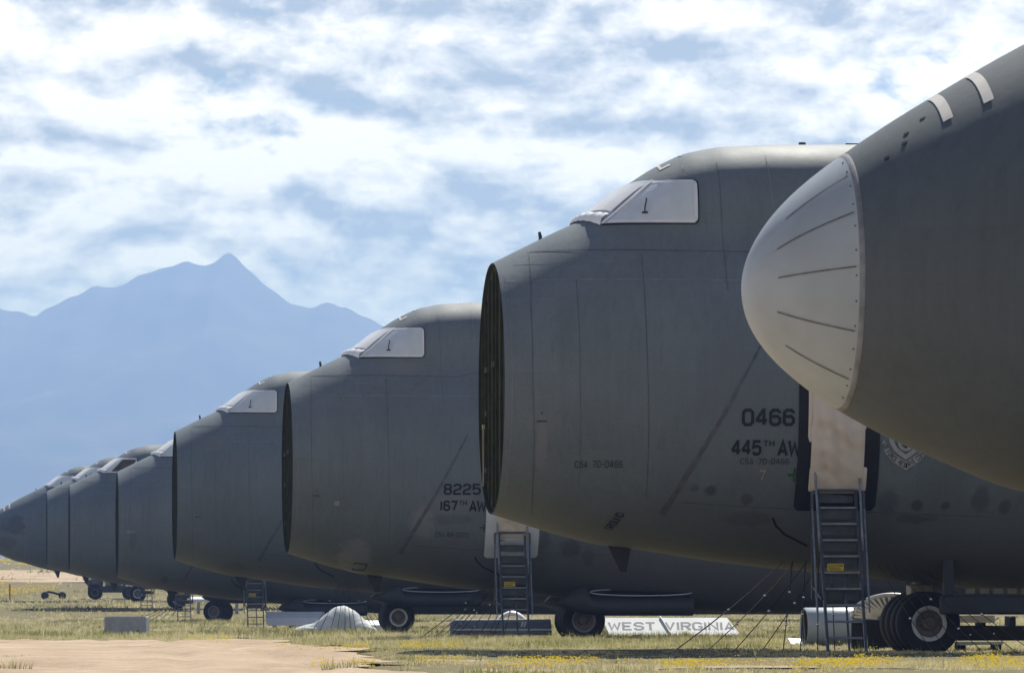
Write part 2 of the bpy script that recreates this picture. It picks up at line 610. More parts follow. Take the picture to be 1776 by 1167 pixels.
# bare patches between the tufts on the right, and the far track
def patch(name, cx, cy, rx, ry_, lift=0.012, seed=0):
    r = np.random.default_rng(seed)
    n = 26
    ph = r.uniform(0, 6, 3)
    vs = [(cx, cy, H(cx, cy) + lift)]
    th = np.linspace(0, 2 * math.pi, n, endpoint=False)
    for fr in (0.5, 1.0):
        for t in th:
            k_ = fr * (1 + 0.22 * math.sin(2 * t + ph[0]) + 0.14 * math.sin(5 * t + ph[1]))
            x, y = cx + rx * k_ * math.cos(t), cy + ry_ * k_ * math.sin(t)
            vs.append((x, y, H(x, y) + lift))
    fs = [(0, 1 + j, 1 + (j + 1) % n) for j in range(n)]
    fs += [(1 + j, 1 + n + j, 1 + n + (j + 1) % n, 1 + (j + 1) % n) for j in range(n)]
    m = MB()
    m.add(vs, fs)
    return set_tags(m.build(name, DIRT), kind='structure')


PATCHES = [(0.3, 88.5, .9, 1.3), (3.4, 87.6, 1.3, 1.0), (6.2, 88.2, .9, 1.0), (-0.9, 99.0, 0.7, 1.2)]
for i, (a, b_, c, d) in enumerate(PATCHES):
    patch('dirt_patch', a, b_, c, d, seed=i)
FAR_TRACK = lambda y: -0.083 * y + 0.004 * (y - 560) + 2.0 * np.sin(y * 0.011)
trk = grid_obj('dirt_track', np.linspace(520, 690, 40),
               lambda y: np.linspace(-60, 24 * math.sin(min(1, (690 - y) / 60) * math.pi / 2) - 10, 16) + FAR_TRACK(y) * 0.6, hgt, DIRT, 0.04)
set_tags(trk, kind='structure')


# ------------------------------------------------------------------ mountains
def mountain_material():
    m, nt, b = new_mat('mountain_rock_and_scrub')
    g = N(nt, 'ShaderNodeNewGeometry').outputs['Position']
    n = noise(nt, g, 0.004, 8, 0.6)
    nt.links.new(ramp(nt, n, [(0.35, (0.05, 0.055, 0.035)), (0.65, (0.13, 0.11, 0.085))]), b.inputs['Base Color'])
    b.inputs['Roughness'].default_value = 0.95
    return m


RIDGE = [(-2600, 800), (-1500, 690), (-900, 640), (-450, 590), (-200, 545), (-60, 525), (0, 533), (30, 537), (60, 543), (100, 522), (140, 503), (165, 493),
         (180, 494), (200, 497), (230, 481), (260, 468), (300, 455), (330, 450), (360, 458), (372, 452), (380, 445), (389, 438.5), (398, 437), (406, 439), (415, 446), (430, 460),
         (450, 480), (480, 505), (500, 518), (530, 531), (545, 530), (560, 524), (575, 519), (590, 527), (605, 532), (630, 543), (660, 556), (720, 590), (800, 610),
         (950, 660), (1200, 700), (1800, 730), (2600, 780), (4200, 860)]
MY = 12000.0
rx_ = np.array([X_at(a, MY) for a, _ in RIDGE])
rz_ = np.array([EYE - (b_ - HY) / F * MY for _, b_ in RIDGE])


def mount(x, y):
    base = np.interp(x, rx_, rz_)
    base = base + 2.5 * np.sin(x * .05) * np.sin(x * .021 + 1) + 2 * np.sin(x * .13 + 2)
    t = (y - 8600) / (MY - 8600)
    f = np.where(t < 1, np.clip(t, 0, 1) ** 1.25, np.clip(1 - (t - 1) * 1.9, 0, 1))
    spur = np.zeros_like(x)
    for k_, (sx, sy, am) in enumerate(((.0045, .0016, 70), (.011, .004, 38), (.026, .009, 16), (.06, .025, 7))):
        spur = spur + am * (1 - np.abs(np.sin(x * sx + 1.7 * k_ + 0.9 * np.sin(y * sy * 2 + k_)) + 0.3 * np.sin(y * sy * 3)))
    w = np.clip(f, 0, 1) * np.clip(1 - f, 0, 1) * 3
    # never rises above the sight line to the crest in front of it
    z = base * f + spur * w * 0.8
    lim = base * (y / MY) * 0.985
    z = np.where(t < 0.97, np.minimum(z, np.maximum(lim, 0)), z)
    return z - 2.0


mys = np.concatenate([np.linspace(8600, 11400, 46), np.linspace(11440, 12400, 26), np.linspace(12450, 13400, 8)])
mtn = grid_obj('mountain_range', mys, lambda y: np.linspace(-3900, 3900, 620), mount, mountain_material())
set_tags(mtn, kind='structure')


def hills(x, y):
    t = np.clip(1 - np.abs(y - 7000) / 900, 0, 1)
    prof = 92 + 30 * np.sin(x * .0034 + 2.2) + 14 * np.sin(x * .011) + 6 * np.sin(x * .031)
    return np.clip(prof, 10, 400) * t ** 0.8 - 3


hl = grid_obj('foothills', np.linspace(6100, 7900, 24), lambda y: np.linspace(-2600, 2600, 240), hills, mountain_material())
set_tags(hl, kind='structure')

# ------------------------------------------------------------------ aircraft hull (metres, u aft from the nose bulkhead)
ZT_U = [-3.29, -3.27, -3.2, -3.10, -2.97, -2.594, -2.194, -1.71, -1.36, -.96, -.38, 0, .35, .7, 1.2, 1.7, 2.1, 2.53, 3.09, 3.64, 4.31, 5.3, 7, 12, 50]
ZT_Z = [4.85, 5.03, 5.215, 5.42, 5.615, 5.944, 6.22, 6.573, 6.79, 7.026, 7.367, 7.556, 7.73, 7.905, 8.15, 8.38, 8.69, 9.02, 9.39, 9.66, 9.80, 9.85, 9.87, 9.87, 9.87]
ZB_U = [-3.29, -3.27, -3.23, -3.07, -2.794, -2.57, -2.253, -1.89, -1.32, -.38, 0, 1.17, 2, 2.8, 4.4, 5.47, 6.1, 8.3, 11, 13, 50]
ZB_Z = [4.85, 4.68, 4.526, 4.256, 4.003, 3.803, 3.609, 3.403, 3.144, 2.80, 2.73, 2.367, 2.156, 2.055, 1.81, 1.69, 1.64, 1.42, 1.12, 1.02, 1.02]
WL_U = [0, 1, 2, 4, 6, 9, 50]
WL_W = [2.75, 2.95, 3.1, 3.35, 3.5, 3.6, 3.6]
LT_U = [1.2, 1.7, 2.4, 4, 50]
LT_Z = [8.15, 8.34, 8.44, 8.46, 8.46]
WU_U = [0, 1, 2.14, 3, 5, 50]
WU_W = [1.35, 1.95, 2.32, 2.36, 2.36, 2.36]


_nose = {}


def nose_interp(u, U, Z):
    """monotone cubic in sqrt(distance from the nose tip)"""
    key = id(Z)
    if key not in _nose:
        k_ = [i for i, a in enumerate(U) if a <= 0.36]
        xs = np.sqrt(np.maximum(0, np.array([U[i] for i in k_]) + 3.29))
        zs = np.array([Z[i] for i in k_])
        # relax the traced points a little
        for _ in range(3):
            zs[2:-2] = .5 * zs[2:-2] + .25 * (np.interp(2 * xs[2:-2] - xs[1:-3], xs, zs) + zs[1:-3])
        h = np.diff(xs)
        d = np.diff(zs) / h
        t = np.zeros_like(zs)
        t[1:-1] = (d[:-1] * h[1:] + d[1:] * h[:-1]) / (h[1:] + h[:-1])
        t[0], t[-1] = d[0], d[-1]
        _nose[key] = (xs, zs, t)
    xs, zs, t = _nose[key]
    x = math.sqrt(max(0.0, u + 3.29))
    i = int(min(max(np.searchsorted(xs, x) - 1, 0), len(xs) - 2))
    h = xs[i + 1] - xs[i]
    f = (x - xs[i]) / h
    return float((2 * f ** 3 - 3 * f * f + 1) * zs[i] + (f ** 3 - 2 * f * f + f) * h * t[i] + (3 * f * f - 2 * f ** 3) * zs[i + 1] + (f ** 3 - f * f) * h * t[i + 1])


def smooth_interp(u, U, Z):
    """interp averaged over a small window, so profile kinks become curves"""
    if u < -1e-6:
        return nose_interp(u, U, Z)
    if u > 10:
        return float(np.interp(u, U, Z))
    w = 0.16 if u > 0.2 else 0.08
    if u < 0.2 and u > -0.2:
        return float(np.interp(u, U, Z))
    o = np.array([-1, -.66, -.33, 0, .33, .66, 1]) * w
    return float(np.mean(np.interp(u + o, U, Z)))


_sec = {}


def section(u):
    key = round(u, 4)
    if key in _sec:
        return _sec[key]
    zt, zb = smooth_interp(u, ZT_U, ZT_Z), smooth_interp(u, ZB_U, ZB_Z)
    if u <= 0:
        hh = (zt - zb) / 2
        w = hh * (1.139 if u > -2.2 else 1.139 - 0.03 * (-2.2 - u))
        r = (zt, zb, zt, w, 0.001, 1.0)
    else:
        lt = zt if u < 1.2 else min(zt, smooth_interp(u, LT_U, LT_Z))
        wu = float(np.interp(u, WU_U, WU_W))
        hu = float(np.interp(u, [0, 3, 5], [1.75, 2.1, 2.2]))
        r = (zt, zb, lt, float(np.interp(u, WL_U, WL_W)), wu, hu)
    _sec[key] = r
    return r


def hw(u, z):
    """half width of the hull at station u and height z"""
    zt, zb, lt, wl, wu, hu = section(u)
    c, h = (lt + zb) / 2, (lt - zb) / 2
    q = abs((z - c) / h)
    nl = 2.15
    yl = wl * (1 - q ** nl) ** (1 / nl) if q < 1 else 0.0
    yu = 0.0
    if u > 0:
        q = abs((z - (zt - hu)) / hu)
        yu = wu * (1 - q ** 2.8) ** (1 / 2.8) if q < 1 else 0.0
    if yl <= 0 and yu <= 0:
        return 0.0
    return (yl ** 9 + yu ** 9) ** (1 / 9.0)


def top_at(u, y):
    """height of the upper skin at lateral distance y from the centreline"""
    zt, zb = section(u)[:2]
    lo, hi = (zt + zb) / 2, zt
    for _ in range(40):
        m = (lo + hi) / 2
        if hw(u, m) > abs(y):
            lo = m
        else:
            hi = m
    return lo


def ring(u, n=48, scale=1.0):
    """closed section loop, n points per side"""
    zt, zb = section(u)[:2]
    zm, h = (zt + zb) / 2, (zt - zb) / 2
    left, right = [], []
    for i in range(n + 1):
        t = math.pi * i / n
        z = zm + h * math.cos(t)
        y = 0.0 if i in (0, n) else hw(u, z)
        z = zm + (z - zm) * scale
        left.append((u, -y * scale, z))
        right.append((u, y * scale, z))
    return left + right[-2:0:-1]


def skin(u, z, off=0.01, side=-1):
    """point on the hull side, lifted off along the normal"""
    e = 0.02
    y = hw(u, z)
    dyu = (hw(u + e, z) - hw(u - e, z)) / (2 * e)
    dyz = (hw(u, z + e) - hw(u, z - e)) / (2 * e)
    n = Vector((-dyu, 1.0, -dyz))
    n.normalize()
    return (u + n.x * off, side * (y + n.y * off), z + n.z * off)


def skin_t(u, t, off=0.01, side=-1):
    zt, zb = section(u)[:2]
    z = (zt + zb) / 2 + (zt - zb) / 2 * math.cos(t)
    return skin(u, z, off, side)


HEAD = math.radians(5.5)
CA, SA = math.cos(HEAD), math.sin(HEAD)


class Plane:
    def __init__(self, x, d, dz):
        self.Y = d * F / 90.0
        self.X = X_at(x, self.Y)
        self.dz = dz

    def at(self, x, y):
        """station and height of the hull point on the near side seen at a photo pixel"""
        u, z = 3.0, 5.0
        for _ in range(12):
            Y = self.Y + u * SA - hw(u, z) * CA
            X = X_at(x, Y)
            u = ((X - self.X) - hw(u, z) * SA) / CA
            z = EYE - (y - HY) / F * Y - self.dz
        return u, z

    def world(self, u, l, z):
        return (self.X + u * CA - l * SA, self.Y + u * SA + l * CA, z + self.dz)

    def local(self, X, Y, Z):
        dx, dy = X - self.X, Y - self.Y
        return (dx * CA + dy * SA, -dx * SA + dy * CA, Z - self.dz)


PL = [Plane(1841, .53, -.65), Plane(852, 1.0, 0.0), Plane(498, 1.473, -.29), Plane(303, 1.95, -.08),
      Plane(203, 2.38, -.50), Plane(120, 2.906, .08), Plane(81, 3.33, .66), Plane(40, 3.80, 1.30)]


# ------------------------------------------------------------------ stroke lettering
G = {
    '0': (4, [('c', (0, 1), (0, 5), (1, 6), (3, 6), (4, 5), (4, 1), (3, 0), (1, 0))]),
    '1': (1, [('o', (.5, 0), (.5, 6))]),
    '2': (4, [('o', (0, 4.6), (0, 5), (1, 6), (3, 6), (4, 5), (4, 4), (3.2, 3.1), (.7, 2.3), (0, 1.3), (0, 0), (4.3, 0))]),
    '4': (4, [('o', (3, 0), (3, 6), (2.6, 6), (0, 2.1), (0, 1.9)), ('o', (-.3, 1.7), (4.3, 1.7))]),
    '5': (4, [('o', (4, 6), (.3, 6), (.1, 3.2), (1, 3.7), (3, 3.7), (4, 2.8), (4, 1), (3, 0), (1, 0), (0, 1))]),
    '6': (4, [('o', (4, 4.8), (4, 5), (3, 6), (1, 6), (0, 5), (0, 1), (1, 0), (3, 0), (4, 1), (4, 2.5), (3, 3.4), (.5, 3.4))]),
    '7': (4, [('o', (-.2, 6), (4, 6), (1.6, 0))]),
    '8': (4, [('c', (1, 3.2), (.2, 4), (.2, 5.2), (1, 6), (3, 6), (3.8, 5.2), (3.8, 4), (3, 3.2)), ('o', (.9, 3.0), (0, 2.2), (0, 1), (1, 0), (3, 0), (4, 1), (4, 2.2), (3.1, 3.0))]),
    'A': (4, [('o', (0, -.3), (2, 6), (4, -.3)), ('o', (.7, 1.6), (3.3, 1.6))]),
    'C': (4, [('o', (4, 4.8), (4, 5), (3, 6), (1, 6), (0, 5), (0, 1), (1, 0), (3, 0), (4, 1), (4, 1.3))]),
    'D': (4, [('c', (0, 0), (0, 6), (3, 6), (4, 5), (4, 1), (3, 0))]),
    'E': (4, [('o', (4, 6), (0, 6), (0, 0), (4, 0)), ('o', (0, 3), (3.3, 3))]),
    'F': (4, [('o', (4, 6), (0, 6), (0, -.3)), ('o', (0, 3), (3.3, 3))]),
    'G': (4, [('o', (4, 4.8), (4, 5), (3, 6), (1, 6), (0, 5), (0, 1), (1, 0), (3, 0), (4, 1), (4, 2.7), (2.4, 2.7))]),
    'H': (4, [('o', (0, -.3), (0, 6.3)), ('o', (4, -.3), (4, 6.3)), ('o', (0, 3), (4, 3))]),
    'I': (.6, [('o', (.3, -.3), (.3, 6.3))]),
    'M': (5, [('o', (0, -.3), (0, 6), (2.5, 2), (5, 6), (5, -.3))]),
    'N': (4, [('o', (0, -.3), (0, 6), (4, 0), (4, 6.3))]),
    'O': (4, [('c', (0, 1), (0, 5), (1, 6), (3, 6), (4, 5), (4, 1), (3, 0), (1, 0))]),
    'R': (4, [('o', (0, -.3), (0, 6), (3, 6), (4, 5), (4, 4), (3, 3), (0, 3)), ('o', (2, 3), (4, -.3))]),
    'S': (4, [('o', (4, 4.8), (4, 5), (3, 6), (1, 6), (0, 5), (0, 4), (1, 3.2), (3, 2.8), (4, 2), (4, 1), (3, 0), (1, 0), (0, 1), (0, 1.3))]),
    'T': (4, [('o', (-.2, 6), (4.2, 6)), ('o', (2, 5.7), (2, -.3))]),
    'U': (4, [('o', (0, 6.3), (0, 1), (1, 0), (3, 0), (4, 1), (4, 6.3))]),
    'V': (4, [('o', (0, 6.3), (2, 0), (4, 6.3))]),
    'W': (5.4, [('o', (0, 6.3), (1.3, 0), (2.7, 5), (4.1, 0), (5.4, 6.3))]),
    '-': (2.4, [('o', (0, 3), (2.4, 3))]),
    '+': (6, [('o', (0, 3), (6, 3)), ('o', (3, 0), (3, 6))]),
    ' ': (2.6, []),
}


def strip2d(pts, w, closed):
    P = [Vector((a, b)) for a, b in pts]
    n = len(P)
    L, R = [], []
    for i in range(n):
        if closed:
            a, c = P[i - 1], P[(i + 1) % n]
        else:
            a, c = P[max(i - 1, 0)], P[min(i + 1, n - 1)]
        d1 = (P[i] - a)
        d2 = (c - P[i])
        d1 = d1.normalized() if d1.length > 1e-6 else d2.normalized()
        d2 = d2.normalized() if d2.length > 1e-6 else d1
        n1, n2 = Vector((-d1.y, d1.x)), Vector((-d2.y, d2.x))
        m = (n1 + n2)
        m = m.normalized() if m.length > 1e-4 else n1
        k_ = min(1.0 / max(m.dot(n1), 0.2), 2.0)
        L.append(P[i] + m * (w / 2 * k_))
        R.append(P[i] - m * (w / 2 * k_))
    q = []
    for i in range(n if closed else n - 1):
        j = (i + 1) % n
        q.append((L[i], L[j], R[j], R[i]))
    return q


def text_quads(txt, size, stroke=1.0, gap=1.5, slant=0.0, squeeze=1.0):
    """list of (quad corners 2D, layer); cap height = size, origin at lower left"""
    s = size / 6.0
    out, x = [], 0.0
    for ch in txt:
        wd, strokes = G[ch]
        for li, st in enumerate(strokes):
            for q in strip2d(st[1:], stroke, st[0] == 'c'):
                out.append(([((x + p.x * squeeze) * s + slant * p.y * s, p.y * s) for p in q], li))
        x += wd * squeeze + gap
    return out, (x - gap) * s


def hull_text(pl_parent, name, txt, u, z, size, mat, stroke=1.0, gap=1.5, squeeze=1.0, off=0.012, fit=None, label=None, rot=None):
    quads, wd = text_quads(txt, size, stroke, gap, 0, squeeze)
    k_ = fit / wd if fit else 1.0
    m = MB()
    for q, li in quads:
        if rot is None:
            vs = [skin(u + a * k_, z + b, off + .002 * li) for a, b in q]
        else:   # wrapped round the belly: text runs along the section
            vs = []
            for a, b in q:
                du = a * k_ * math.cos(rot) - b * math.sin(rot)
                ds = a * k_ * math.sin(rot) + b * math.cos(rot)
                vs.append(skin_t(u + du, z - ds / 3.2, off + .002 * li))
        m.add(vs, [(0, 1, 2, 3)])
    o = m.build(name, mat, pl_parent)
    if label:
        o['label'] = label
    return o


def ribbon(parent, name, pts, width, mat, off=0.006, step=0.12, side=-1, jitter=0.0):
    P = []
    for (a, b) in zip(pts[:-1], pts[1:]):
        n = max(1, int(math.hypot(b[0] - a[0], b[1] - a[1]) / step))
        P += [(a[0] + (b[0] - a[0]) * i / n, a[1] + (b[1] - a[1]) * i / n) for i in range(n)]
    P.append(pts[-1])
    L, R = [], []
    for i, p in enumerate(P):
        a, c = P[max(i - 1, 0)], P[min(i + 1, len(P) - 1)]
        d = Vector((c[0] - a[0], c[1] - a[1])).normalized()
        w = width[0] + (width[1] - width[0]) * i / (len(P) - 1) if isinstance(width, tuple) else width
        w *= 1 + jitter * random.uniform(-1, 1)
        L.append(skin(p[0] - d.y * w / 2, p[1] + d.x * w / 2, off, side))
        R.append(skin(p[0] + d.y * w / 2, p[1] - d.x * w / 2, off, side))
    m = MB()
    m.loft([L, R], closed=False)
    return m.build(name, mat, parent)


# ------------------------------------------------------------------ building one aircraft
CACHE = {}


def cached(key, fn):
    if key not in CACHE:
        CACHE[key] = fn()
    return CACHE[key]


US_BODY = list(np.linspace(0, 6, 61)) + list(np.linspace(6.25, 13, 28)) + [14.5, 17, 20, 25, 30, 36, 42]


def hull_mesh(mat):
    m = MB()
    rings = [ring(u) for u in US_BODY]
    rings.append([(42.6, y * .93, 5.4 + (z - 5.4) * .93) for (_, y, z) in rings[-1]])
    m.loft(rings, True, False)
    n = len(rings[0])
    m.f.append(tuple(range((len(rings) - 1) * n, len(rings) * n)))
    return m.mesh('fuselage', mat, True)


def bulkhead(parent, idx):
    def rim_():
        m = MB()
        m.loft([ring(0.0), ring(0.0, scale=0.988), [(0.1, y, z) for (_, y, z) in ring(0.0, scale=0.983)]], True)
        return m.mesh('nose_rim', MAT['bulk'])
    link('nose_rim', cached('rimring', rim_), parent)
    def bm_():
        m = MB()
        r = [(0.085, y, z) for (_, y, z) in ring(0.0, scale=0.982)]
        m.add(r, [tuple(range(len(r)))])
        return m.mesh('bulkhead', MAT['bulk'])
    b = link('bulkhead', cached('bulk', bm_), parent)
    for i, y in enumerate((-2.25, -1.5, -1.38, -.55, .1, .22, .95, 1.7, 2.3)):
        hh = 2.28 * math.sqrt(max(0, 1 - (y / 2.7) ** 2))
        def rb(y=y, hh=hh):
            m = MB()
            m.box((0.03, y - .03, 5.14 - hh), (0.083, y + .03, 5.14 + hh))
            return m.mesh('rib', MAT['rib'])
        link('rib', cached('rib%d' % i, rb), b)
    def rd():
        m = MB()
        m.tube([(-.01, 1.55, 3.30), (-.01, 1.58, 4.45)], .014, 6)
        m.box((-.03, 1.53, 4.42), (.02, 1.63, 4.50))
        return m.mesh('rod', MAT['clip'])
    if idx < 2:
        link('rod', cached('rod', rd), b)
    def cl():
        m = MB()
        m.box((-.02, -.018, -.05), (.01, .018, .05), .006)
        return m.mesh('latch', MAT['clip_dull'])
    for y, z in ((1.25, 5.55), (.95, 5.55), (-.25, 5.6), (-.6, 5.6), (1.1, 3.6), (1.1, 4.7)) if idx < 3 else ():
        link('latch', cached('latch', cl), b, (0.0, y, z))


def cockpit(parent, variant=0):
    # windshield: white sealed wrap over the slanted screens
    yb = hw(1.98, 8.22)
    yt = hw(2.94, 9.03)

    def grid(v0, v1, s0, s1, off, ns=30, nv=8):
        m = MB()
        rows = []
        for j in range(nv + 1):
            v = v0 + (v1 - v0) * j / nv
            row = []
            for i in range(ns + 1):
                s = s0 + (s1 - s0) * i / ns
                ub, ut = 1.60 + .38 * s * s, 2.46 + .48 * s * s
                u = ub + (ut - ub) * v
                y = s * (yb + (yt - yb) * v)
                z = top_at(u, y)
                row.append((u - off * .55, y * (1 + off * .15), z + off * .8))
            rows.append(row)
        m.loft(rows, closed=False)
        return m
    w = link('windshield_cover', cached('ws', lambda: grid(0, 1, -1, 1, .035).mesh('windshield_cover', MAT['white'], True)), parent)
    def pane_side(a, b):
        return grid(.20, .90, a, b, .055, 14, 6)
    for i, (a, b) in enumerate(((-.985, -.05), (.05, .985))):
        link('screen_panel', cached('pane%d' % i, lambda a=a, b=b: pane_side(a, b).mesh('screen_panel', MAT['white_bright'], True)), w)
    def sill():
        m = MB()
        rows = []
        for off, v in ((.03, -.05), (.11, .02), (.10, .10), (.05, .16)):
            row = []
            for i in range(31):
                s = -1 + 2 * i / 30
                ub, ut = 1.60 + .38 * s * s, 2.46 + .48 * s * s
                u = ub + (ut - ub) * v
                y = s * (yb + (yt - yb) * v)
                row.append((u - off * .5, y, top_at(u, y) + off * (.75 + .2 * math.sin(i * 2.3))))
            rows.append(row)
        m.loft(rows, closed=False)
        return m.mesh('sill_wrap', MAT['white_bright'], True)
    link('sill_wrap', cached('sill', sill), w)

    # side windows: one sealed cover on each side, with a dark sealant edge under it
    def side(sgn, grow, off):
        m = MB()
        rows = []
        z0, z1 = 8.20 - grow, 9.03 + grow
        nz, nu = 14, 18
        fr = [0, .008, .02, .04, .065, .095, .125, .25, .375, .5, .625, .75, .875, .905, .935, .96, .98, .992, 1.0]
        for j in fr:
            z = z0 + (z1 - z0) * j
            f = (z - 8.20) / .83
            ul = 1.97 + f * .97
            ed = min(z - z0, z1 - z)
            r = .10
            cut = r - math.sqrt(max(0, r * r - (r - ed) ** 2)) if ed < r else 0
            ur = 3.715 + grow - cut + .02 * f
            rows.append([skin(ul + (ur - ul) * i / nu, z, off, sgn) for i in range(nu + 1)])
        m.loft(rows, closed=False)
        return m
    side_cov = {}
    for sgn in (-1, 1):
        c = side_cov[sgn] = link('side_window_cover', cached('side%d' % sgn, lambda: side(sgn, 0, .035).mesh('side_window_cover', MAT['white'], True)), parent)
        link('sealant_edge', cached('sidee%d' % sgn, lambda: side(sgn, .022, .018).mesh('sealant_edge', MAT['black'], True)), c)
    for sgn in (-1, 1):
        def post(sgn=sgn):
            m = MB()
            L, Rr = [], []
            for i in range(13):
                f = i / 12
                L.append(skin(1.945 + .97 * f, 8.19 + .84 * f, .05, sgn))
                Rr.append(skin(2.005 + .97 * f, 8.19 + .84 * f, .05, sgn))
            m.loft([L, Rr], closed=False)
            return m.mesh('corner_post', MAT['white_bright'], True)
        link('corner_post', cached('post%d' % sgn, post), w)

        for q, pts in enumerate((((2.08, 8.23), (3.66, 8.23)), ((3.68, 8.31), (3.70, 8.94)), ((2.94, 9.0), (3.65, 9.0)))):
            key = 'tape%d%d' % (sgn, q)
            if key in CACHE:
                link('edge_tape', CACHE[key], side_cov[sgn])
            else:
                CACHE[key] = ribbon(side_cov[sgn], 'edge_tape', list(pts), .05, MAT['white_bright'], off=.042, side=sgn, jitter=.25).data
    for q, (ua, ub, ta, tb) in enumerate(((3.12, 3.17, .10, .27), (3.17, 3.32, .235, .27), (3.55, 3.60, .05, .15))):
        def mk(ua=ua, ub=ub, ta=ta, tb=tb):
            m = MB()
            n_ = 6
            m.loft([[skin_t(ua + (ub - ua) * 0, ta + (tb - ta) * i / n_, .012) for i in range(n_ + 1)],
                    [skin_t(ub, ta + (tb - ta) * i / n_, .012) for i in range(n_ + 1)]], closed=False)
            return m.mesh('crown_mark', MAT['marking'])
        link('crown_mark', cached('crown%d' % q, mk), parent)

    def dr():
        m = MB()
        p = Vector(skin(2.74, 8.39, .05))
        m.box((p.x - .06, p.y - .03, p.z - .02), (p.x + .06, p.y + .02, p.z + .015), .01)
        m.tube([p, p + Vector((0, -.03, .1)), p + Vector((.02, -.05, .19)), p + Vector((.03, -.03, .27))], .014, 6)
        return m.mesh('drain_tube', MAT['antenna'])
    link('drain_tube', cached('drain', dr), parent)
    if variant:
        def op():
            m = MB()
            rows = []
            for j in range(9):
                z = 8.27 + .66 * j / 8
                f = (z - 8.20) / .83
                rows.append([skin(2.25 + f * .8 + (3.30 - 2.25 - f * .35) * i / 8, z, .05) for i in range(9)])
            m.loft(rows, closed=False)
            return m.mesh('bare_window', MAT['rust'], True)
        link('bare_window', cached('open_win', op), parent)


def nose_gear(parent, P, steer=0.0, rim_mat='rim'):
    u0 = 8.35
    wx, wy, _ = P.world(u0, -.95, 0)
    gz = H(wx, wy) - P.dz - .03
    r = .62
    def strut():
        m = MB()
        m.tube([(0, 0, r), (0, 0, 2.3)], .14, 12)
        m.tube([(0, -1.1, r), (0, 1.1, r)], .09, 10)
        m.obox((0.0, 0, 1.1), (1.3, 0, 2.0), .12, .12)
        m.box((-.22, -.3, 1.05), (.22, .3, 1.38), .03)
        return m.mesh('gear_strut', MAT['steel'], 'auto')
    s = link('gear_strut', cached('strut', strut), parent, (u0, 0, gz), (0, 0, steer))
    def tyre():
        m = MB()
        w = .2
        m.lathe([(.33, -w * .8), (.40, -w * .98), (.52, -w), (.585, -w * .86), (.615, -w * .55), (.62, -w * .2), (.62, w * .2), (.615, w * .55),
                 (.585, w * .86), (.52, w), (.40, w * .98), (.33, w * .8)], 40, 'y')
        return m.mesh('tyre', MAT['tyre'], True)
    def rim():
        m = MB()
        m.lathe([(.345, -.175), (.335, -.19), (.30, -.187), (.262, -.15)], 32, 'y')
        m.lathe([(.345, .175), (.335, .19), (.30, .187), (.262, .15)], 32, 'y')
        return m.mesh('rim', MAT[rim_mat], 'auto')
    def hub():
        m = MB()
        m.lathe([(.264, -.148), (.24, -.10), (.14, -.09), (.135, -.10), (.135, -.17), (.11, -.20), (.07, -.205), (.06, -.22), (.01, -.22)], 24, 'y')
        m.lathe([(.264, .148), (.24, .10), (.01, .09)], 24, 'y')
        for k_ in range(10):
            a = k_ * math.pi / 5
            c = (.235 * math.cos(a), -.125, .235 * math.sin(a))
            m.box((c[0] - .025, c[1] - .02, c[2] - .025), (c[0] + .025, c[1] + .01, c[2] + .025))
        return m.mesh('hub', MAT['hub'], 'auto')
    for l in (-.95, -.33, .33, .95):
        dx, dy = -l * math.sin(steer), l * math.cos(steer)
        w = link('nose_wheel', cached('tyre', tyre), parent, (u0 + dx, dy, gz + r), (0, 0, steer))
        link('rim', cached('rim' + rim_mat, rim), w)
        link('hub', cached('hub', hub), w)


def gear_door_pod(parent):
    """long bulged nose-gear door hanging beside the wheels, open lens-shaped lip on top"""
    for sgn in (-1, 1):
        def pod(sgn=sgn):
            m = MB()
            rings = []
            for i in range(29):
                f = i / 28
                u = 7.5 + f * 3.85
                zt_ = (1.30 + .50 * math.sin(min(1, f / .24) * math.pi / 2) ** .8) if f < .245 else 1.50
                zb_ = 1.30 - .33 * math.sin(min(1, f / .35) * math.pi / 2) ** .7
                wd = .30 * math.sin(min(1, (f + .02) / .3) * math.pi / 2) ** .7
                c, h = (zt_ + zb_) / 2, (zt_ - zb_) / 2 + .01
                rings.append([(u, sgn * (1.95 + wd * math.cos(a)), c + h * math.sin(a)) for a in np.linspace(0, 2 * math.pi, 17)[:-1]])
            m.loft(rings, True, True)
            return m.mesh('gear_door', MAT['door'], 'auto')
        d = link('gear_door', cached('pod%d' % sgn, pod), parent)
        def lip(sgn=sgn):
            m = MB()
            pts = []
            for k_ in range(33):
                a = 2 * math.pi * k_ / 32
                pts.append((9.88 + 1.45 * math.cos(a), sgn * (1.95 + .31 * math.sin(a)), 1.62 - .095 * math.sin(a)))
            m.tube(pts, .018, 6, caps=False)
            return m.mesh('door_lip', MAT['door_rim_lit'], True)
        link('door_lip', cached('lip%d' % sgn, lip), d)
        def well(sgn=sgn):
            m = MB()
            vs = [(9.88 + 1.44 * math.cos(a), sgn * (1.95 + .30 * math.sin(a)), 1.615 - .093 * math.sin(a)) for a in np.linspace(0, 2 * math.pi, 33)[:-1]]
            m.add(vs, [tuple(range(32))])
            return m.mesh('door_well_shade', MAT['black'])  # flat black disc painted in for the shade inside the lip
        link('door_well_shade', cached('well%d' % sgn, well), d)


